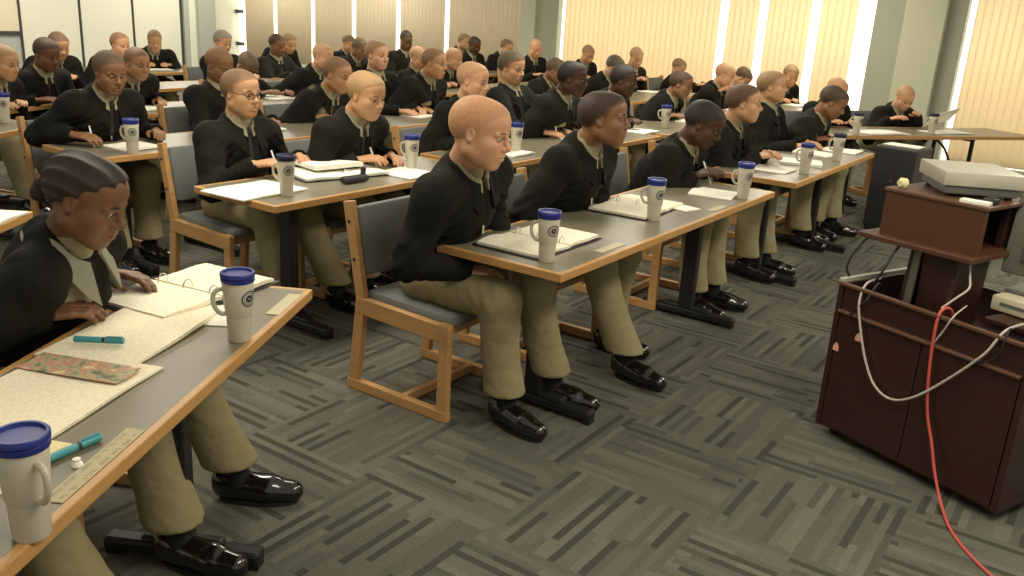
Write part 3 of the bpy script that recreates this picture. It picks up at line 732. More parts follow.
    g.wrinkle(.005, 30, rng.uniform(0, 6))
    for sd in (1, -1):
        g.fold(knee[sd]+np.array([-.03, 0, .03]), np.array([1, .2*sd, .8]), .10, (.006, .005, .004)[2-q], (.05, .055, .07)[2-q], rng.uniform(0, 6)); g.fold(Pl+np.array([.13, sd*.09, .03]), np.array([1, -sd*.6, .3]), .12, .006, .06, rng.uniform(0, 6))
    for sd in (1, -1):
        kn = knee[sd]; an = ank[sd]; bt = an+(kn-an)*.06
        mdl = (kn+an)/2+np.array([-.015, 0, 0]); g.cone(kn, mdl, .086, .076, .02); g.cone(mdl, an+(an-kn)*.10, .075, .095, .02)
        g.wrinkle(.0012, 26, rng.uniform(0, 6))
    for sd in (1, -1):                    # hems cut level above the shoe
        an = ank[sd]
        dn_ = nrm(an-knee[sd]); g.cone(an-dn_*.02, an+dn_*.02, .052, .062, .004, True)
    X, Y, Z = g.pts((slice(None),)*3); g.v = np.maximum(g.v, (.148+.10*(ank[1][0]-X)*(X > .3)*.3-Z).astype(np.float32))
    V, F = g.mesh(); np_mesh('trousers', V, F, [KHA], root)
    # ---- shoes
    for sd in (1, -1):
        an = ank[sd]; hh = (.006, .008, .012)[2-q]; ta = math.radians(8)*sd; tv = np.array([math.cos(ta), math.sin(ta), 0])
        g = Field([np.arange(l, h, hh) for l, h in ((an[0]-.12, an[0]+.27), (an[1]-.09, an[1]+.10), (-.012, .17))])
        hl = np.array([an[0], an[1], .052])-tv*.045; to = np.array([an[0], an[1], .040])+tv*.185; bl = np.array([an[0], an[1], .044])+tv*.105
        g.cone(hl, bl, .040, .047, .0); g.cone(bl, to, .047, .037, .02); g.cone(hl+np.array([0, 0, .03]), bl+np.array([0, 0, .012]), .040, .034, .02)
        for t in (.03, .055, .08): g.cone(np.array([an[0], an[1]-.022, .098-.25*(t)])+tv*t, np.array([an[0], an[1]+.022, .098-.25*(t)])+tv*t, .0055, .0055, .003)
        X, Y, Z = g.pts((slice(None),)*3); g.v = np.maximum(g.v, (.010-Z).astype(np.float32))
        g.cone(an+np.array([-.005, 0, .06]), an+np.array([-.005, 0, .30]), .034, .034, .004, True)
        V, F = g.mesh(); so = np_mesh('shoe', V, F, [SHOE], root)
        bm = bmesh.new(); n = 22; rim = []
        for i in range(n):
            t = 2*PI*i/n; cxx = .07+.135*math.cos(t); r = (.041+.009*math.sin(max(-1, min(1, (cxx-.0)/.2))*1.4))*math.sin(t)
            rim.append((an[0]+tv[0]*cxx-tv[1]*r, an[1]+tv[1]*cxx+tv[0]*r))
        prism(bm, rim, .0, .013); build('sole', bm, SOLE, so)
        up_s = nrm(knee[sd]-an); bm = bmesh.new(); tube(bm, [an+np.array([.012, 0, -.045]), an+np.array([.006, 0, -.01]), an+up_s*.04, an+up_s*.13], [.044, .043, .041, .040], 12); build('sock', bm, SOCK, root, True)

    if pen:
        gp, l, f, nr = penp; Mw = Matrix.Translation(Vector(base)) @ Matrix.Rotation(fa, 4, 'Z')
        dirp = nrm(-f*.35+l*.25+np.array([0, 0, .95])); tip = gp-dirp*.06; end = gp+dirp*.085
        bm = bmesh.new(); P0 = Mw @ Vector(tip); P1 = Mw @ Vector(end)
        dv = (P1-P0); tube(bm, [P0, P0+dv*.08, P0+dv*.9, P1], [.0012, .0045, .0048, .004], 10)
        po = build('pen', bm, PENW, None, True); tag(po, 'white pen held upright by ' + short, 'pen', 'pens held by the writers')
    chair((base[0]+fv[0]*.03, base[1]+fv[1]*.03, 0), fa, 'oak blue-grey padded chair under ' + short)
    return root, base, fa
# ------------------------------------------------------------------ the seated class
FA = -34.0
def rb(r): return rowf(r)-.58                       # plane of a row table's rear edge along the facing direction
J2 = JAC2
# front row
PM1 = person('m1', (-.155, 3.36, 1.198), FA, 'person with close shaved ginger head and black jacket, nearest man of the front row', yaw=16, pitch=12, skin='pink', hair='ginger', style='shaved', q=2, hands='lap', s=1.10, w=1.07, back=rb(1), short='the shaved ginger haired man at the front', tie=False, lean=.08, lat=-.15, feet={-1: (.47, -.10), 1: (.50, .22)})
PM2 = person('m2', (.38, 4.13, 1.19), FA, 'person in black jacket sitting upright, second man of the front row', yaw=20, pitch=0, skin='mid', hair='black', style='buzz', q=2, hands='lap', s=1.04, back=rb(1), short='the second man in the front row', tie=False, lean=.14, feet={-1: (.62, -.10), 1: (.38, .16)})
PM3 = person('m3', (1.04, 5.10, 1.085), FA, 'person in black jacket with dark skin bent over writing, third man in the front row', yaw=10, pitch=26, skin='dark', hair='black', q=2, s=1.06, back=rb(1), short='the writing third man in the front row', pen=True, tie=False, tgt={-1: (.42, -.06, .79), 1: (.36, .2, .78)})
PM4 = person('m4', (1.47, 5.98, 1.14), FA, 'person with dark flat buzz cut, hands together on the second front table', yaw=20, pitch=2, skin='light', hair='dark', q=2, s=1.04, back=rb(1), short='the dark haired man at the second front table', tie=False, tgt={-1: (.46, .0, .80), 1: (.46, .06, .81)})
PM5 = person('m5', (1.93, 7.04, 1.19), FA, 'person with sandy buzz cut looking up, beyond the dark haired front row man', yaw=14, pitch=-2, skin='light', hair='sandy', q=1, back=rb(1), short='the sandy haired man looking up at the right')
PM6 = person('m6', (2.49, 7.24, 1.083), FA, 'person in dark olive jacket hunched low over the right end of the front row', yaw=14, pitch=30, skin='mid', hair='dark', q=1, s=1.04, back=rb(1), short='the hunched man at the right end of the front row', tie=False, jac=J2)
# the woman at the near left table and her neighbour out of frame
PG = person('girl', (-1.155, 2.30, 1.10), -5, 'person with braided hair and open grey collar, reading at the near left table', yaw=2, pitch=24, skin='brown', hair='dark', style='braids', q=2, female=True, back=-1.32, short='the woman with braided hair', w=.94, tie=False, lat=-.13, feet={1: (.55, .22), -1: (.53, -.16)}, tgt={-1: (.28, -.20, .79), 1: (.25, .12, .79)})
PNB = person('nb', (-1.44, 1.66, 1.18), -5, 'person in khaki trousers cut off by the lower left picture edge', yaw=10, pitch=20, skin='light', hair='brown', q=1, hands='lap', back=-1.32, short='the person cut off at lower left', feet={1: (.62, .16), -1: (.6, -.14)})
# second row
PK = person('k', (-1.51, 4.77, 1.14), FA, 'person in black jacket and black tie wearing glasses, looking up while writing', yaw=4, pitch=4, skin='light', hair='brown', style='buzz', q=2, glasses=True, back=rb(2), short='the man with glasses', pen=True, s=1.03, tgt={-1: (.42, -.10, .80), 1: (.33, .20, .79)}, feet={-1: (.55, -.12), 1: (.62, .2)})
PR = person('r', (-.87, 4.95, 1.15), FA, 'person with fair cropped hair writing right of the man with glasses', yaw=2, pitch=14, skin='light', hair='blond', style='buzz', q=2, back=rb(2), short='the fair haired writer in the second row', pen=True, s=1.05, tgt={-1: (.40, -.04, .79), 1: (.36, .20, .78)})
PX = person('x', (-.34, 5.99, 1.18), FA, 'person with shaved fair head directly behind the ginger front row man', yaw=8, pitch=8, skin='pink', hair='blond', style='shaved', q=1, back=rb(2), short='the shaved fair man behind the front man', s=1.02)
PZ = person('z', (-.103, 7.04, 1.213), FA, 'person with short wavy brown hair right of the shaved fair man', yaw=-2, pitch=10, skin='light', hair='olive', style='short', q=1, back=rb(2)-.02, short='the wavy haired man in the second row', pen=True, lean=.12)
PC1 = person('C1', (.36, 6.77, 1.18), FA, 'person with very dark skin and pale collar, behind the second front row man', yaw=16, pitch=8, skin='dark', hair='black', q=1, back=rb(2), short='the dark skinned man in the second row', s=1.04, jac=J2, tie=False)
PF1 = person('F1', (.82, 7.46, 1.14), FA, 'person with dark skin and clasped hands on the second row table', yaw=14, pitch=10, skin='dark', hair='black', q=1, back=rb(2), short='the man with hands clasped on the second row table', s=1.04, tgt={-1: (.44, -.01, .80), 1: (.44, .05, .80)})
PI1 = person('I1', (1.46, 8.40, 1.07), FA, 'person with brown skin and pale collar, left of the bald man by the blinds', yaw=10, pitch=14, skin='mid', hair='dark', q=1, back=rb(2), short='the brown skinned man left of the bald man')
PJ1 = person('J1', (2.18, 9.87, 1.10), FA, 'person with bald pale head and raised clasped hands before the cream blinds', yaw=6, pitch=18, skin='pink', hair='blond', style='shaved', q=1, back=rb(2), short='the bald man by the blinds', tgt={-1: (.32, -.03, .90), 1: (.32, .03, .90)})
PK1 = person('K1', (2.62, 10.90, 1.02), FA, 'person in black jacket bent face down behind the sandy haired man, dark hair', yaw=12, pitch=52, skin='light', hair='black', q=0, back=rb(2), short='the man bent face down by the blinds')
PL1 = person('L1', (3.20, 10.92, 1.083), -62, 'person facing the camera and looking down before a bright blind gap', yaw=-14, pitch=26, skin='light', hair='sandy', q=0, back=None, short='the man looking down before the bright gap')
# third row
PD = person('d', (-2.45, 5.29, 1.16), FA, 'person in black jacket and tie, brown skin, writing with both hands on the left table', yaw=-4, pitch=16, skin='mid', hair='olive', style='buzz', q=2, back=rb(3), short='the brown skinned writer at left', pen=True, tgt={-1: (.36, -.20, .80), 1: (.42, .22, .79)})
PH = person('h', (-2.19, 6.44, 1.15), FA, 'person with brown skin looking down, just behind the man with glasses', yaw=4, pitch=22, skin='mid', hair='sandy', style='shaved', q=1, back=rb(3), short='the man behind the glasses wearer', lean=.22)
PO = person('o', (-1.42, 6.82, 1.10), FA, 'person with tan shaved head between the man with glasses and the fair writer', yaw=6, pitch=14, skin='tan', hair='dark', style='shaved', q=1, back=rb(3), short='the tan shaved man in the third row', s=1.08, pen=True)
PQ = person('q', (-1.28, 7.79, 1.205), FA, 'person with reddish face and tie, hands folded on the third row table', yaw=0, pitch=4, skin='pink', hair='sandy', style='buzz', q=1, back=rb(3), short='the red faced man in the third row')
PU = person('u', (-.78, 7.76, 1.17), FA, 'person with tan face and shaved head, left of the shaved fair man', yaw=8, pitch=6, skin='tan', hair='dark', style='shaved', q=1, back=rb(3), short='the tan man with crossed forearms', s=1.04, tie=False)
PB1 = person('B1', (.32, 9.43, 1.07), FA, 'person with head turned down just behind the very dark skinned man', yaw=14, pitch=26, skin='mid', hair='olive', q=0, back=rb(3), short='the man hidden behind the dark skinned man', jac=J2)
PE1 = person('E1', (1.02, 10.35, 1.085), FA, 'person bowing low between two men looking down before the cream blinds', yaw=0, pitch=38, skin='light', hair='olive', style='short', q=0, back=rb(3), short='the man bowing his head by the cream blinds')
PG1 = person('G1', (1.42, 11.7, 1.15), -50, 'person with blond head looking down, right of the bowed man by the blinds', yaw=-20, pitch=28, skin='light', hair='blond', q=0, back=None, short='the blond man looking down by the blinds', tgt={-1: (.34, -.04, .86), 1: (.34, .04, .86)})
PH1 = person('H1', (2.19, 12.94, .99), FA, 'person with sandy hair hidden behind the brown skinned second row man', yaw=0, pitch=30, skin='light', hair='sandy', q=0, back=rb(3), short='the sandy man hidden by the blinds')
# fourth row
PB = person('b', (-3.68, 6.92, 1.115), -24, 'person with dark brown skin and pale collar, reading at far left', yaw=-4, pitch=20, skin='brown', hair='dark', style='buzz', q=1, back=None, short='the dark brown man reading at far left')
PF = person('f', (-3.0, 6.95, 1.085), FA, 'person with tan shaved head and hand on table, behind the left writer', yaw=2, pitch=14, skin='tan', hair='dark', style='shaved', q=1, back=rb(4), short='the tan man behind the left writer', pen=True, tgt={-1: (.46, -.12, .80), 1: (.40, .2, .78)})
PJ = person('j', (-2.62, 8.49, 1.00), FA, 'person in black jacket face down over papers, behind the man with glasses', yaw=4, pitch=58, skin='mid', hair='olive', style='buzz', q=0, back=rb(4), short='the man face down behind the glasses wearer')
PN = person('n', (-1.95, 8.71, 1.11), FA, 'person in black jacket with pale shaved head, above the tan shaved man', yaw=4, pitch=12, skin='pink', hair='blond', style='shaved', q=0, back=rb(4), short='the pale shaved man in the fourth row')
PT = person('t', (-1.25, 10.52, 1.05), FA, 'person with pink face bent forward, left of the tan man with shaved head', yaw=6, pitch=30, skin='pink', hair='blond', style='shaved', q=0, back=rb(4), short='the bent pink faced man in the fourth row')
PV = person('v', (-.82, 10.39, 1.07), FA, 'person with fair shaved head just right of the tan shaved man', yaw=-4, pitch=10, skin='light', hair='blond', style='shaved', q=0, back=rb(4), short='the fair man right of the tan man')
PA1 = person('A1', (.13, 12.57, 1.15), -52, 'person with bald pink head facing the camera below the pale wall pier', yaw=-20, pitch=28, skin='pink', hair='blond', style='shaved', q=0, back=None, short='the bald man below the pale pier', tgt={-1: (.42, -.08, .80), 1: (.42, .08, .80)})
PD1 = person('D1', (.88, 12.91, 1.10), -52, 'person with sandy hair looking down at the left end of the cream blinds', yaw=-14, pitch=34, skin='light', hair='sandy', q=0, back=None, short='the sandy man at the left end of the blinds')
# fifth and rearmost rows
PA = person('a', (-3.72, 6.40, 1.08), -12, 'person with light skin at the left picture edge behind a blue lidded mug', yaw=0, pitch=14, skin='light', hair='blond', style='buzz', q=1, back=None, short='the person at the left picture edge', feet={1: (.62, .16), -1: (.6, -.14)})
PC = person('c', (-4.41, 8.52, 1.08), FA, 'person with brown hair looking down before the white panels, behind the reading man', yaw=-4, pitch=24, skin='light', hair='brown', style='buzz', q=0, back=None, short='the man before the white panels at left')
PE = person('e', (-4.06, 9.04, 1.085), FA, 'person with reddish face before the white panels, above the tan man', yaw=0, pitch=10, skin='pink', hair='sandy', q=0, back=None, short='the red faced man before the white panels')
PGG = person('g', (-4.33, 10.55, 1.06), -55, 'person in black jacket facing the camera alone before the white panels', yaw=-10, pitch=22, skin='light', hair='sandy', style='buzz', q=0, back=None, short='the lone man before the white panels')
PIY = person('i', (-3.37, 10.06, 1.12), FA, 'person in black jacket with grey hair beside the bright corner window', yaw=2, pitch=20, skin='light', hair='grey', style='short', q=0, back=rb(5), short='the grey haired man by the corner window')
PL = person('l', (-2.94, 10.70, 1.09), FA, 'person in dark olive jacket with dark hair, left of a pair before the tan blinds', yaw=4, pitch=20, skin='mid', hair='dark', style='buzz', q=0, back=rb(5), short='the left man of the pair by the tan blinds', jac=J2)
PL2 = person('l2', (-3.10, 11.85, 1.055), FA, 'person with sandy hair leaning right of a dark haired neighbour before the tan blinds', yaw=-10, pitch=24, skin='light', hair='sandy', style='buzz', q=0, back=rb(6), short='the right man of the pair by the tan blinds')
PP = person('p', (-2.66, 13.61, 1.02), FA, 'person in black jacket with olive brown hair, rearmost before the third tan blind', yaw=0, pitch=30, skin='light', hair='olive', style='buzz', q=0, back=rb(6), short='the rearmost man before the tan blinds')
PP2 = person('p2', (-2.06, 11.24, 1.08), FA, 'person in dark jacket with brown skin leaning, left of the red faced man', yaw=0, pitch=22, skin='mid', hair='olive', style='buzz', q=0, back=rb(5), short='the brown skinned man left of the red faced man', jac=J2)
PS = person('s', (-1.58, 11.94, 1.18), -50, 'person with dark skin facing the camera before the tan blinds', yaw=-16, pitch=24, skin='brown', hair='black', style='buzz', q=0, back=None, short='the dark skinned man before the tan blinds')
PW2 = person('w2', (-.75, 13.18, 1.12), -45, 'person in black jacket with dark skin and pale collar, above the shaved fair man', yaw=-12, pitch=18, skin='dark', hair='black', style='buzz', q=0, back=None, short='the dark skinned man in the fifth row')
PW = person('w', (-1.0, 14.6, 1.11), FA, 'person with sandy hair rearmost at the right end, left of a dark skinned man', yaw=0, pitch=10, skin='light', hair='sandy', style='buzz', q=0, back=None, short='the rearmost sandy man at right')
PY = person('y', (-.30, 13.9, 1.085), FA, 'person with brown hair left of the bald man below the pale wall pier', yaw=-6, pitch=20, skin='light', hair='brown', style='buzz', q=0, back=None, short='the brown haired man left of the bald man')
# the folding table at far right
PM = person('M1', (3.02, 8.72, 1.075), -69, 'person with fair shaved head in dark jacket behind the left end of the folding table', yaw=10, pitch=22, skin='pink', hair='blond', style='shaved', q=1, back=None, short='the fair man at the folding table', lean=.26)
PN1 = person('N1', (3.87, 9.16, 1.02), -69, 'person in black jacket with bald reddish head reading a white sheet at the folding table', yaw=-14, pitch=34, skin='pink', hair='blond', style='shaved', q=1, back=None, short='the bald reader at the folding table', lean=.30, s=.97, tgt={-1: (.42, -.16, .80), 1: (.46, .06, .84)})

# ------------------------------------------------------------------ mugs, binders, papers
TZ = 0.7412
def make_mug(lidm):
    root = empty('travel_mug')
    bm = bmesh.new(); lathe(bm, [(0, 0), (.031, 0), (.0325, .004), (.035, .075), (.0355, .078), (.038, .084), (.0445, .185), (.0435, .187), (.041, .18), (0, .178)], 28); build('body', bm, MUG, root, True)
    bm = bmesh.new(); lathe(bm, [(0, .186), (.0465, .186), (.0475, .189), (.0475, .197), (.0450, .199), (.0485, .202), (.0485, .212), (.046, .215), (.041, .2145), (.039, .208), (0, .208)], 28); build('lid', bm, lidm, root, True)
    bm = bmesh.new(); tube(bm, crom([(-.040, 0, .165), (-.060, 0, .160), (-.069, 0, .140), (-.066, 0, .112), (-.052, 0, .090), (-.036, 0, .086)], 6), .0068, 10); build('handle', bm, MUG, root, True)
    bm = bmesh.new()
    def onbody(a, z): r = .038+(.0445-.038)*((z-.084)/.101)+.0006; return (r*math.cos(a), r*math.sin(a), z)
    def ring(r0, r1, n=24):
        lo = [bm.verts.new(onbody(-.9+r0*math.cos(2*PI*i/n)/.041, .138+r0*math.sin(2*PI*i/n))) for i in range(n)]; hi = [bm.verts.new(onbody(-.9+r1*math.cos(2*PI*i/n)/.041, .138+r1*math.sin(2*PI*i/n))) for i in range(n)]
        for i in range(n): bm.faces.new((lo[i], hi[i], hi[(i+1) % n], lo[(i+1) % n]))
    ring(.021, .025); ring(.0165, .0180); ring(.003, .0120)
    build('round_emblem', bm, EMB, root)
    return root
MUGA = make_mug(LID); MUGB = make_mug(LIDD); used = set()
def mug(x, y, rz, label, navy=False):
    src = MUGB if navy else MUGA
    o = src if src.name not in used else copy_tree(src)
    used.add(src.name); o.scale = (.95, .95, .91); o.location = (x, y, TZ); o.rotation_euler = (0, 0, rz); tag(o, label, 'mug', 'travel mugs on the tables'); return o
mug(-.74, 2.25, .45, 'large ivory travel mug with blue lid beside the braided woman')
mug(-.80, 1.30, 2.6, 'ivory travel mug with blue lid at the lower left picture corner')
mug(-1.10, 4.11, -.15, 'ivory travel mug with navy lid in front of the man with glasses', True)
mug(.125, 3.235, -.15, 'ivory travel mug with blue lid at the near corner of the front row table')
mug(.645, 4.06, -.15, 'ivory travel mug with blue lid in the middle of the front row table')
mug(1.22, 4.72, -.15, 'ivory travel mug with blue lid at the far end of the front row table')
mug(1.85, 5.70, -.15, 'ivory travel mug with blue lid before the dark haired man with folded hands')
mug(2.28, 6.36, -.15, 'ivory travel mug with navy lid before the hunched man', True)
mug(3.04, 8.10, -.15, 'ivory travel mug with navy lid on the left end of the folding table', True)
mug(3.90, 8.50, -.15, 'ivory travel mug with navy lid in front of the bald reader', True)
mug(-2.21, 4.98, -.15, 'ivory travel mug with blue lid before the brown skinned writer at left')
mug(-3.42, 5.82, -.15, 'ivory travel mug with blue lid at the left picture edge')
mug(-3.97, 7.32, -.15, 'ivory travel mug with blue lid before the dark brown reading man')
mug(1.24, 7.72, -.15, 'ivory travel mug with blue lid on the second row before the brown skinned man')
mug(-.03, 5.87, -.15, 'ivory travel mug with blue lid just right of the front man\'s face')
mug(.13, 7.98, -.15, 'ivory travel mug with navy lid on the third row behind the wavy haired man', True)
mug(-.62, 5.02, -.15, 'ivory travel mug with blue lid at the right end of the short second row table')

def sheet_bm(bm, wd, dp, z, th, curl=0.0, nx=10, seed=0, mi=0, x0=0.0):
    """a stack of pages: a curved slab with thickness"""
    rng = random.Random(seed); ph = rng.uniform(0, 6); top = []; bot = []
    for i in range(nx+1):
        t = i/nx; row = []; rb_ = []
        for j in range(5):
            v = j/4; h = curl*(math.sin(PI*t)*.6+.4*math.sin(2.2*PI*t+ph)*t)*(0.6+.4*math.sin(3*v+ph)); h = max(0, h)
            x, y = x0+t*wd, (v-.5)*dp+.004*math.sin(5*t+ph)
            row.append(bm.verts.new((x, y, z+th+h))); rb_.append(bm.verts.new((x, y, z+h*.5)))
        top.append(row); bot.append(rb_)
    def q(a, b, c, d): f = bm.faces.new((a, b, c, d)); f.material_index = mi
    for i in range(nx):
        for j in range(4): q(top[i][j], top[i+1][j], top[i+1][j+1], top[i][j+1]); q(bot[i][j], bot[i][j+1], bot[i+1][j+1], bot[i+1][j])
        q(bot[i][0], bot[i+1][0], top[i+1][0], top[i][0]); q(bot[i+1][4], bot[i][4], top[i][4], top[i+1][4])
    for i in (0, nx):
        for j in range(4):
            a = (bot[i][j], top[i][j], top[i][j+1], bot[i][j+1]); q(*(a if i == 0 else a[::-1]))
def binder(x, y, rz, label, s=1.0, seed=0, pg=None):
    root = empty('ring_binder', (x, y, TZ), rz); tag(root, label, 'binder', 'open ring binders on the tables')
    W, D = .235*s, .30*s
    bm = bmesh.new(); bx(bm, (-W/2-.006, 0, .0025), (W+.012, D+.02, .004), bev=.001); bx(bm, (W/2+.006, 0, .0025), (W+.012, D+.02, .004), bev=.001); build('cover', bm, BIND, root)
    for sd in (-1, 1):
        bm = bmesh.new(); sheet_bm(bm, W-.01, D, .0048, .010, .012, seed=seed+sd, x0=.006 if sd > 0 else -W+.004); build('pages', bm, pg or PAGE, root, True)
    bm = bmesh.new(); bx(bm, (0, 0, .006), (.018, D*.9, .004), bev=.001)
    for v in (-.108*s, 0, .108*s): tube(bm, [(.020*math.cos(t), v, .012+.030*math.sin(t)) for t in np.linspace(0, PI, 13)], .0022, 6)
    build('rings', bm, CHR, root, True); return root
def papers(x, y, rz, label, wd=.21, dp=.28, th=.003, curl=.01, m=None, seed=0, name='paper_stack', z=TZ, cat='papers', grp='papers on the tables'):
    bm = bmesh.new(); sheet_bm(bm, wd, dp, 0, th, curl, seed=seed, x0=-wd/2); o = build(name, bm, m or PAGE, None, True); o.location = (x, y, z); o.rotation_euler = (0, 0, rz)
    return tag(o, label, cat, grp)
R_ = math.radians
binder(.10, 3.52, AZ, 'open ring binder on the near end of the front row table', seed=3)
binder(.60, 4.31, AZ+.05, 'open ring binder before the second man of the front row', seed=5)
papers(.83, 4.36, AZ-.2, 'small white notepad right of the middle front row mug', .12, .14, .006, .002, PAPW, 1)
papers(1.09, 4.80, AZ+.1, 'sheets under the hand of the writing third man', .25, .24, .006, .02, PAPW, 2)
papers(1.66, 5.78, AZ, 'loose sheets at the left end of the second front row table', .24, .26, .004, .01, PAPW, 4)
papers(1.95, 6.12, AZ+.3, 'stack of sheets before the man with folded hands', .23, .28, .018, .02, PAPW, 5)
papers(2.22, 6.62, AZ-.2, 'curled sheets before the hunched man', .24, .28, .012, .03, PAPW, 6)
papers(2.50, 6.90, AZ, 'bright white sheets at the right end of the front row', .25, .28, .006, .02, PAPW, 7)
# woman's table
binder(-1.02, 2.62, AW+PI*0.0-.35, 'open ring binder before the braided woman at the table end', seed=8, pg=PAGE)
papers(-1.02, 2.27, AW-.10, 'folded newspaper section in front of the braided woman', .50, .27, .006, .02, NEWS, 9, cat='newspaper', grp='newspapers on the near table')
papers(-1.06, 1.80, AW-.12, 'spread newspaper sheet nearest the camera with a colour picture on top', .52, .30, .005, .012, NEWS, 10, cat='newspaper', grp='newspapers on the near table')
papers(-1.045, 1.97, AW-.12, 'colour newspaper picture lying between two newspapers on the near table', .10, .28, .002, .004, PICT, 11, name='newspaper_picture', z=TZ+.012, cat='picture')
papers(-.97, 1.52, AW-.12, 'yellowed newspaper edge sticking out under the nearest sheet', .22, .14, .003, .004, NEWSY, 12, cat='newspaper', grp='newspapers on the near table', z=TZ)
papers(-.84, 2.42, AW+.1, 'translucent page corner curling beside the large mug', .16, .10, .002, .035, PAPW, 13, name='loose_page')
def marker(p, ang, z, label):
    root = empty('marker_pen', (p[0], p[1], z+.0095), ang); tag(root, label, 'marker', 'teal markers on the near table')
    bm = bmesh.new(); tube(bm, [(-.060, 0, 0), (-.059, 0, 0), (.012, 0, 0), (.014, 0, 0)], [.006, .0085, .0085, .007], 12); build('barrel', bm, TEAL, root, True)
    bm = bmesh.new(); tube(bm, [(.020, 0, 0), (.021, 0, 0), (.066, 0, 0), (.068, 0, 0)], [.008, .009, .0088, .007], 12); bx(bm, (.045, 0, .0095), (.04, .004, .003)); build('cap', bm, TEAL, root, True)
    bm = bmesh.new(); tube(bm, [(.013, 0, 0), (.022, 0, 0)], .0078, 12); build('collar', bm, CHAR, root, True)
marker((-1.075, 2.13), .05, TZ+.0135, 'teal marker pen lying on the newspaper in front of the braided woman')
marker((-.872, 1.58), R_(62), TZ, 'teal marker pen lying on bare table beside the lower left mug')
bm = bmesh.new(); lathe(bm, [(0, 0), (.012, 0), (.010, .006), (.006, .010), (.008, .015), (0, .017)], 14); o = build('pebble_eraser', bm, PAPW, None, True); o.location = (-.838, 1.535, TZ); tag(o, 'small white rubber knob beside the marker near the lower left mug', 'eraser')
TAPE = printed('faint_print_tape', (.46, .40, .235), (.16, .14, .09), 14, .5, .4)
def name_tape(x, y, ang, L, label, marks=True):
    root = empty('name_tape', (x, y, TZ), ang); tag(root, label, 'label', 'name strips taped along table edges')
    bm = bmesh.new(); bx(bm, (0, 0, .0006), (L, .042, .0012)); build('strip', bm, TAPE if marks else mat('tape_paper', (.46, .40, .235), .5), root)
name_tape(-.805, 1.55, AW, .30, 'pale name strip taped along the near table edge at lower left')
name_tape(-.70, 2.56, AW, .20, 'pale name strip taped at the far corner of the near table', False)
p = un(3.0, rowf(1)+.0); name_tape(.39, 3.49, AZ, .20, 'pale name strip taped along the front row table edge beside the near mug', False)
name_tape(1.02, 4.41, AZ, .18, 'pale name strip taped along the front row table edge beside the notepad', False)
name_tape(1.96, 5.78, AZ, .16, 'pale name strip taped along the second front row table edge', False)
# second row table of the man with glasses
papers(-1.27, 4.17, AZ+.05, 'wide white sheets under the pen of the man with glasses', .40, .30, .006, .008, PAPW, 14)
root = binder(-1.00, 4.74, AZ-.25, 'open black binder with thick pages on the second row, between glasses and fair writers', s=1.1, seed=15, pg=PAPW)
papers(-1.06, 4.80, AZ-.20, 'thick pad tilted on top of the second row black binder', .30, .27, .022, .01, PAPW, 16, z=TZ+.034)
bm = bmesh.new(); bx(bm, (0, 0, .018), (.17, .062, .032), bev=.014); bx(bm, (.075, .012, .045), (.022, .026, .05), bev=.006); o = build('spectacle_case', bm, CHAR, None, True); o.location = (-.855, 4.53, TZ); o.rotation_euler = (0, 0, AZ); tag(o, 'small black case lying at the front edge of the second row table', 'case')
papers(-.62, 4.86, AZ, 'white sheets beneath the hand of the fair haired writer', .26, .26, .006, .01, PAPW, 17)
# written-on sheets in front of the other people
def sheets_for(P, label, d=.16, l=0.0, wd=.26, dp=.24, th=.008, seed=0, rz=0, curl=.015):
    o, b, fa = P; fv = Vector((math.cos(fa), math.sin(fa), 0)); lv_ = Vector((-fv.y, fv.x, 0)); q = Vector(b)+fv*(.36+d)+lv_*l
    papers(q.x, q.y, fa-PI/2+PI+rz, label, wd, dp, th, curl, PAPW, seed)
for i, (P, lb, l) in enumerate([
    (PD, 'white sheets between the hands of the brown skinned writer at left', .0), (PF, 'white sheets before the tan man behind the left writer', .05), (PH, 'white sheets before the man behind the glasses wearer', 0),
    (PO, 'white sheets before the tan shaved man in the third row', 0), (PQ, 'white sheets under the hands of the red faced man', 0), (PU, 'white sheets under the forearms of the tan man', .1),
    (PX, 'white sheets before the shaved fair man of the second row', 0), (PZ, 'white sheets before the wavy haired man', 0), (PC1, 'white sheets before the very dark skinned man', .1), (PF1, 'white sheets under the clasped hands of the second row', 0),
    (PI1, 'white sheets before the brown skinned man left of the bald man', 0), (PJ1, 'white sheets before the bald man by the blinds', 0), (PL1, 'white sheets before the man at the bright gap', 0),
    (PA1, 'white sheets before the bald man below the pale pier', 0), (PG1, 'white sheets before the blond man by the blinds', 0),
    (PGG, 'white sheets before the lone man at the white panels', 0), (PJ, 'white sheets under the man face down', 0), (PN, 'white sheets before the pale shaved man', 0)]):
    sheets_for(P, lb, l=l, seed=30+i)
papers(-3.60, 5.68, R_(83), 'white sheets on the table at the left picture edge', .40, .24, .008, .02, PAPW, 60)
papers(-4.05, 6.95, R_(80), 'white sheets on the left table before the reading man', .45, .26, .008, .02, PAPW, 61)
papers(-2.12, 3.36, R_(91), 'white sheets at the table end behind the braided woman', .24, .25, .008, .015, PAPW, 62)
papers(-2.02, 3.14, R_(91), 'pale yellow pad near the table end behind the braided woman', .14, .10, .010, .004, YEL, 63)
papers(3.35, 8.33, R_(21), 'white sheets on the left end of the folding table', .5, .26, .010, .02, PAPW, 64)
papers(4.15, 8.72, R_(21), 'white sheets on the folding table before the bald reader', .5, .24, .006, .01, PAPW, 65)
# the sheet the bald reader holds up
bm = bmesh.new(); sheet_bm(bm, .30, .22, 0, .0015, .02, seed=3, x0=-.15); o = build('held_sheet', bm, PAPW, None, True); o.location = (4.08, 8.74, .875); o.rotation_euler = (R_(-38), R_(-14), R_(15)); tag(o, 'white sheet held up by the bald reader at the folding table', 'paper')
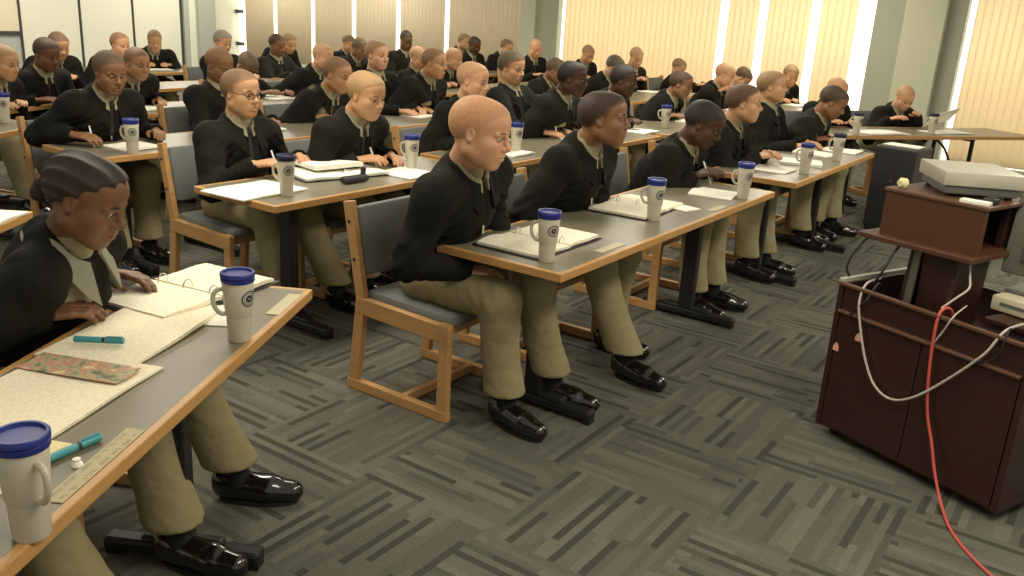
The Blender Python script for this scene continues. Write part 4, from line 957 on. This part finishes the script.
# ------------------------------------------------------------------ black loudspeaker between the tables
root = empty('loudspeaker', (3.255, 7.52, 0), R_(-134)); tag(root, 'tall black loudspeaker cabinet standing at the right end of the front row', 'loudspeaker')
bm = bmesh.new(); bx(bm, (0, 0, .385), (.32, .36, .70), bev=.012); build('cabinet', bm, CHARL, root)
bm = bmesh.new(); bx(bm, (.162, 0, .385), (.018, .34, .67), bev=.006); build('grille', bm, CHAR, root)
bm = bmesh.new(); bx(bm, (.173, 0.0, .45), (.004, .022, .014), bev=.001); build('badge', bm, CHR, root)
for sx in (-1, 1):
    for sy in (-1, 1):
        bm = bmesh.new(); lathe(bm, [(0, 0), (.022, 0), (.02, .036), (0, .036)], 12, sx*.13, sy*.15); build('foot', bm, SOLE, root)
papers(3.255, 7.52, R_(-134), 'white sheet lying on top of the black loudspeaker', .20, .30, .004, .012, PAPW, 70, z=.736)
# ------------------------------------------------------------------ lectern cart
PA_, PB_ = Vector((1.33, 3.44, 0)), Vector((1.76, 2.76, 0)); dv = (PB_-PA_); LW = dv.length; ca = math.atan2(dv.y, dv.x)
cart = empty('lectern_cart', PA_, ca); tag(cart, 'dark mahogany rolling lectern cart with upper shelf box at lower right', 'lectern')
# local: x along the front face (left to right in view), y away from the camera, z up
DP = .56
bm = bmesh.new()
bx(bm, (.012, DP/2, .355), (.024, DP, .63), bev=.003); bx(bm, (LW-.012, DP/2, .355), (.024, DP, .63), bev=.003); bx(bm, (LW/2, DP-.012, .355), (LW-.05, .022, .63)); bx(bm, (LW/2, DP/2, .055), (LW-.05, DP-.02, .03)); bx(bm, (LW/2, DP/2+.02, .535), (LW-.05, DP-.08, .022))
build('carcass', bm, MAHD, cart)
for a, b in ((.028, LW/2-.002), (LW/2+.002, LW-.028)):
    bm = bmesh.new(); bx(bm, ((a+b)/2, .010, .30), (b-a, .020, .50), bev=.003); build('door', bm, MAHD, cart)
bm = bmesh.new(); bx(bm, (LW/2, .016, .612), (LW-.05, .02, .115), bev=.002); build('drawer_rail', bm, MAHD, cart)
bm = bmesh.new(); bx(bm, (LW/2, -.004, .556), (LW-.05, .022, .012), bev=.003); bx(bm, (LW/2, -.002, .668), (LW, .018, .014), bev=.003)
build('moulding', bm, MAHE, cart)
bm = bmesh.new(); bx(bm, (.008, DP/2, .678), (.020, DP, .018), bev=.002); build('rim_strip', bm, mat('pale_rim', (.40, .38, .30), .5), cart)
for sx in (.06, LW-.06):
    for sy in (.06, DP-.06):
        bm = bmesh.new(); tube(bm, [(sx-.012, sy, .02), (sx+.012, sy, .02)], .02, 14); bx(bm, (sx, sy, .036), (.03, .03, .012)); build('caster', bm, BLK, cart)
bm = bmesh.new()
bar(bm, (.215, .20, .545), (.205, .24, .865), .022, .20, up=(0, 1, 0)); bar(bm, (.40, .20, .545), (.39, .24, .865), .022, .20, up=(0, 1, 0)); bx(bm, (.305, .30, .705), (.18, .02, .31)); bx(bm, (.33, .135, .70), (.14, .012, .30), ry=-.02)
build('column', bm, MAHD, cart)
bm = bmesh.new(); bar(bm, (.245, .092, .56), (.235, .13, .86), .03, .016, up=(0, 1, 0)); build('metal_slide', bm, mat('dull_metal', (.16, .15, .12), .4, .6), cart)
bm = bmesh.new(); bx(bm, (LW/2+.22, DP/2+.06, .673), (LW/2-.24, DP-.13, .016), bev=.002); build('top_board', bm, MAHD, cart)
# upper shelf box: turned a little on the column
SBX, SBY, SBZ, SBR = .262, .265, .862, R_(4.5)
sb = empty('shelf_box', (SBX, SBY, SBZ), SBR); sb.parent = cart
SW, SD, SH = .395, .34, .185
bm = bmesh.new(); bx(bm, (-.03, -.01, .012), (SW+.07, SD+.05, .022), bev=.004); build('bottom_board', bm, MAH, sb)
bm = bmesh.new(); bx(bm, (0, -SD/2+.012, SH/2+.012), (SW, .022, SH), bev=.003); build('front_board', bm, MAH, sb)
bm = bmesh.new(); bx(bm, (-SW/2+.011, .01, SH/2+.012), (.022, SD-.03, SH), bev=.002); bx(bm, (SW/2-.05, SD/2-.05, SH/2+.012), (.022, .08, SH)); bx(bm, (0, SD/2-.011, SH/2+.012), (SW, .02, SH)); build('side_board', bm, MAHD, sb)
bm = bmesh.new(); bx(bm, (0, 0, SH+.018), (SW+.012, SD+.012, .016), bev=.004); build('top_board', bm, MAHE, sb)
cart_M = Matrix.Translation(PA_) @ Matrix.Rotation(ca, 4, 'Z'); SBM = cart_M @ Matrix.Translation((SBX, SBY, SBZ)) @ Matrix.Rotation(SBR, 4, 'Z')
def on_top(x, y): return SBM @ Vector((x, y, SH+.0262))
# projector on top of the lectern
p = on_top(.0, .06); pj = empty('projector', p, R_(-7)); tag(pj, 'pale grey video projector lying on top of the lectern', 'projector')
bm = bmesh.new(); bx(bm, (0, 0, .071), (.29, .31, .054), bev=.006); build('upper_case', bm, PROJ, pj, True)
bm = bmesh.new(); bx(bm, (0, 0, .029), (.265, .285, .034), bev=.008); build('lower_case', bm, PROJD, pj, True)
bm = bmesh.new(); bx(bm, (.1455, -.10, .071), (.006, .055, .036), bev=.001)
for i in range(5): bx(bm, (.149, -.117+.0085*i, .071), (.004, .003, .030))
build('vent', bm, CHAR, pj)
bm = bmesh.new(); tube(bm, [(-.02, .153, .071), (-.02, .172, .071)], .022, 20); build('lens', bm, CHAR, pj, True)
for sx in (-1, 1):
    for sy in (-1, 1):
        bm = bmesh.new(); lathe(bm, [(0, 0), (.014, 0), (.012, .014), (0, .014)], 12, sx*.11, sy*.11); build('foot', bm, SOLE, pj)
p = on_top(-.155, -.135); bm = bmesh.new(); rng = random.Random(4)
bmesh.ops.create_icosphere(bm, subdivisions=3, radius=.021)
for v in bm.verts: v.co *= 1+.14*math.sin(9*v.co.x*40+v.co.y*170)*math.cos(v.co.z*210)
o = build('crumpled_paper', bm, YEL, None, True); o.location = p+Vector((0, 0, .019)); tag(o, 'small yellow crumpled ball on the left corner of the lectern top', 'paper ball')
p = on_top(.135, -.135); papers(p.x, p.y, ca+R_(14), 'white notepad on the right front corner of the lectern top', .10, .05, .010, .001, PAPW, 81, name='notepad', z=p.z, cat='notepad')
p = on_top(.165, -.085); bm = bmesh.new(); bx(bm, (0, 0, .011), (.05, .04, .022), bev=.007); bx(bm, (.0, 0, .0235), (.03, .02, .004), bev=.001); o = build('remote_control', bm, CHAR, None, True); o.location = p; o.rotation_euler = (0, 0, ca+.1); tag(o, 'black remote control lying behind the notepad on the lectern', 'remote control')
# keyboard box and monitor at the right edge
p = cart_M @ Vector((.70, .30, .682))
db = empty('disc_player', cart_M @ Vector((.605, .36, .6812)), ca); tag(db, 'beige flat electronics box on the right end of the lectern cart under the monitor', 'electronics box')
bm = bmesh.new(); bx(bm, (0, 0, .032), (.22, .26, .056), bev=.006); build('case', bm, BEIG, db, True)
bm = bmesh.new(); bx(bm, (0.0, -.1305, .034), (.15, .004, .012)); bx(bm, (.085, -.1305, .034), (.02, .006, .012)); build('front_slot', bm, PROJD, db)
for sx in (-1, 1):
    for sy in (-1, 1):
        bm = bmesh.new(); lathe(bm, [(0, 0), (.01, 0), (.01, .005), (0, .005)], 10, sx*.09, sy*.11); build('foot', bm, SOLE, db)
mo = empty('monitor', cart_M @ Vector((.525, .385, .7415)), ca+.12); tag(mo, 'grey flat monitor seen from behind at the right picture edge', 'monitor')
bm = bmesh.new(); bx(bm, (.09, 0, .21), (.36, .035, .30), rx=-.10, bev=.010); build('housing', bm, MONG, mo, True)
bm = bmesh.new(); bx(bm, (.09, -.024, .21), (.22, .022, .18), rx=-.10, bev=.008); build('back_cover', bm, MONG, mo, True)
bm = bmesh.new(); bx(bm, (.09, .022, .215), (.32, .006, .25), rx=-.10); build('screen', bm, CHAR, mo)
bm = bmesh.new(); bx(bm, (.04, 0, .008), (.16, .15, .016), bev=.004); bar(bm, (.06, -.01, .01), (.06, -.01, .12), .06, .03); build('stand', bm, PROJD, mo, True)
# cables
def cable(name, pts, r, m, label, local=True, cat='cable'):
    P = [(cart_M @ Vector(q)) if local else Vector(q) for q in pts]
    bm = bmesh.new(); tube(bm, crom(P, 8), r, 8); o = build(name, bm, m, None, True); tag(o, label, cat, 'cables around the lectern cart'); return o
cable('power_cable', [(.46, .10, .60), (.455, .05, .69), (.452, -.014, .675), (.462, -.022, .50), (.49, -.022, .32), (.54, -.03, .20), (.59, -.05, .10), (.66, -.09, .022), (.78, -.20, .006), (.95, -.30, .006), (1.15, -.36, .006)], .0055, REDC, 'red cable hanging down the cart front and running onto the carpet')
cable('signal_cable', [(.10, .12, .70), (.11, .02, .69), (.12, -.018, .62), (.15, -.022, .52), (.20, -.022, .40), (.26, -.024, .32), (.34, -.024, .295), (.44, -.034, .35), (.55, -.022, .47), (.65, -.022, .60), (.68, .02, .69), (.68, .18, .70)], .0048, WHC, 'pale cable hanging in a wide loop across the cart front')
cable('lead', [(.43, .03, .69), (.455, .06, .73), (.475, .10, .77), (.455, .13, .80), (.43, .15, .858)], .004, WHC, 'short pale lead rising behind the red cable to the shelf box')
cable('lead', [(.06, .14, .87), (.03, .10, .86), (.01, .05, .80), (.0, .03, .73), (.012, .04, .692)], .005, BLC, 'black cable looping from the shelf box to the left cart rim')
cable('lead', [(.12, .16, .55), (.15, .05, .70), (.15, -.016, .64), (.12, -.018, .60), (.09, -.018, .56)], .004, BLC, 'black cable drooping over the cart front left of the column')
cable('lead', [(.10, .10, .62), (.14, .03, .70), (.17, .02, .76), (.175, .06, .83), (.17, .10, .858)], .005, BLC, 'black cable curling beside the lectern column')
cable('lead', [(.47, .12, .70), (.50, .0, .685), (.48, -.016, .62), (.46, -.018, .575)], .003, WHC, 'thin pale wire hanging short over the cart front middle')
cable('lead', [(.66, .10, .70), (.70, -.004, .685), (.69, -.018, .60), (.63, -.018, .56), (.56, -.019, .555)], .0035, BLC, 'thin dark wire along the cart moulding at right')
def tag_mark(x, z, label):
    bm = bmesh.new(); prism(bm, [(-.014, -.016), (.014, -.016), (.012, .004), (.003, .018), (-.004, .018), (-.013, .004)], 0, .0016); o = build('paper_tag', bm, PINKP, None)
    o.matrix_world = cart_M @ Matrix.Translation((x, -.002, z)) @ Matrix.Rotation(PI/2, 4, 'X'); tag(o, label, 'tag', 'pink tags on the cart front')
tag_mark(.135, .475, 'pink tag stuck on the cart front beside the pale cable')
tag_mark(.04, .40, 'pink tag stuck near the left edge of the cart front')
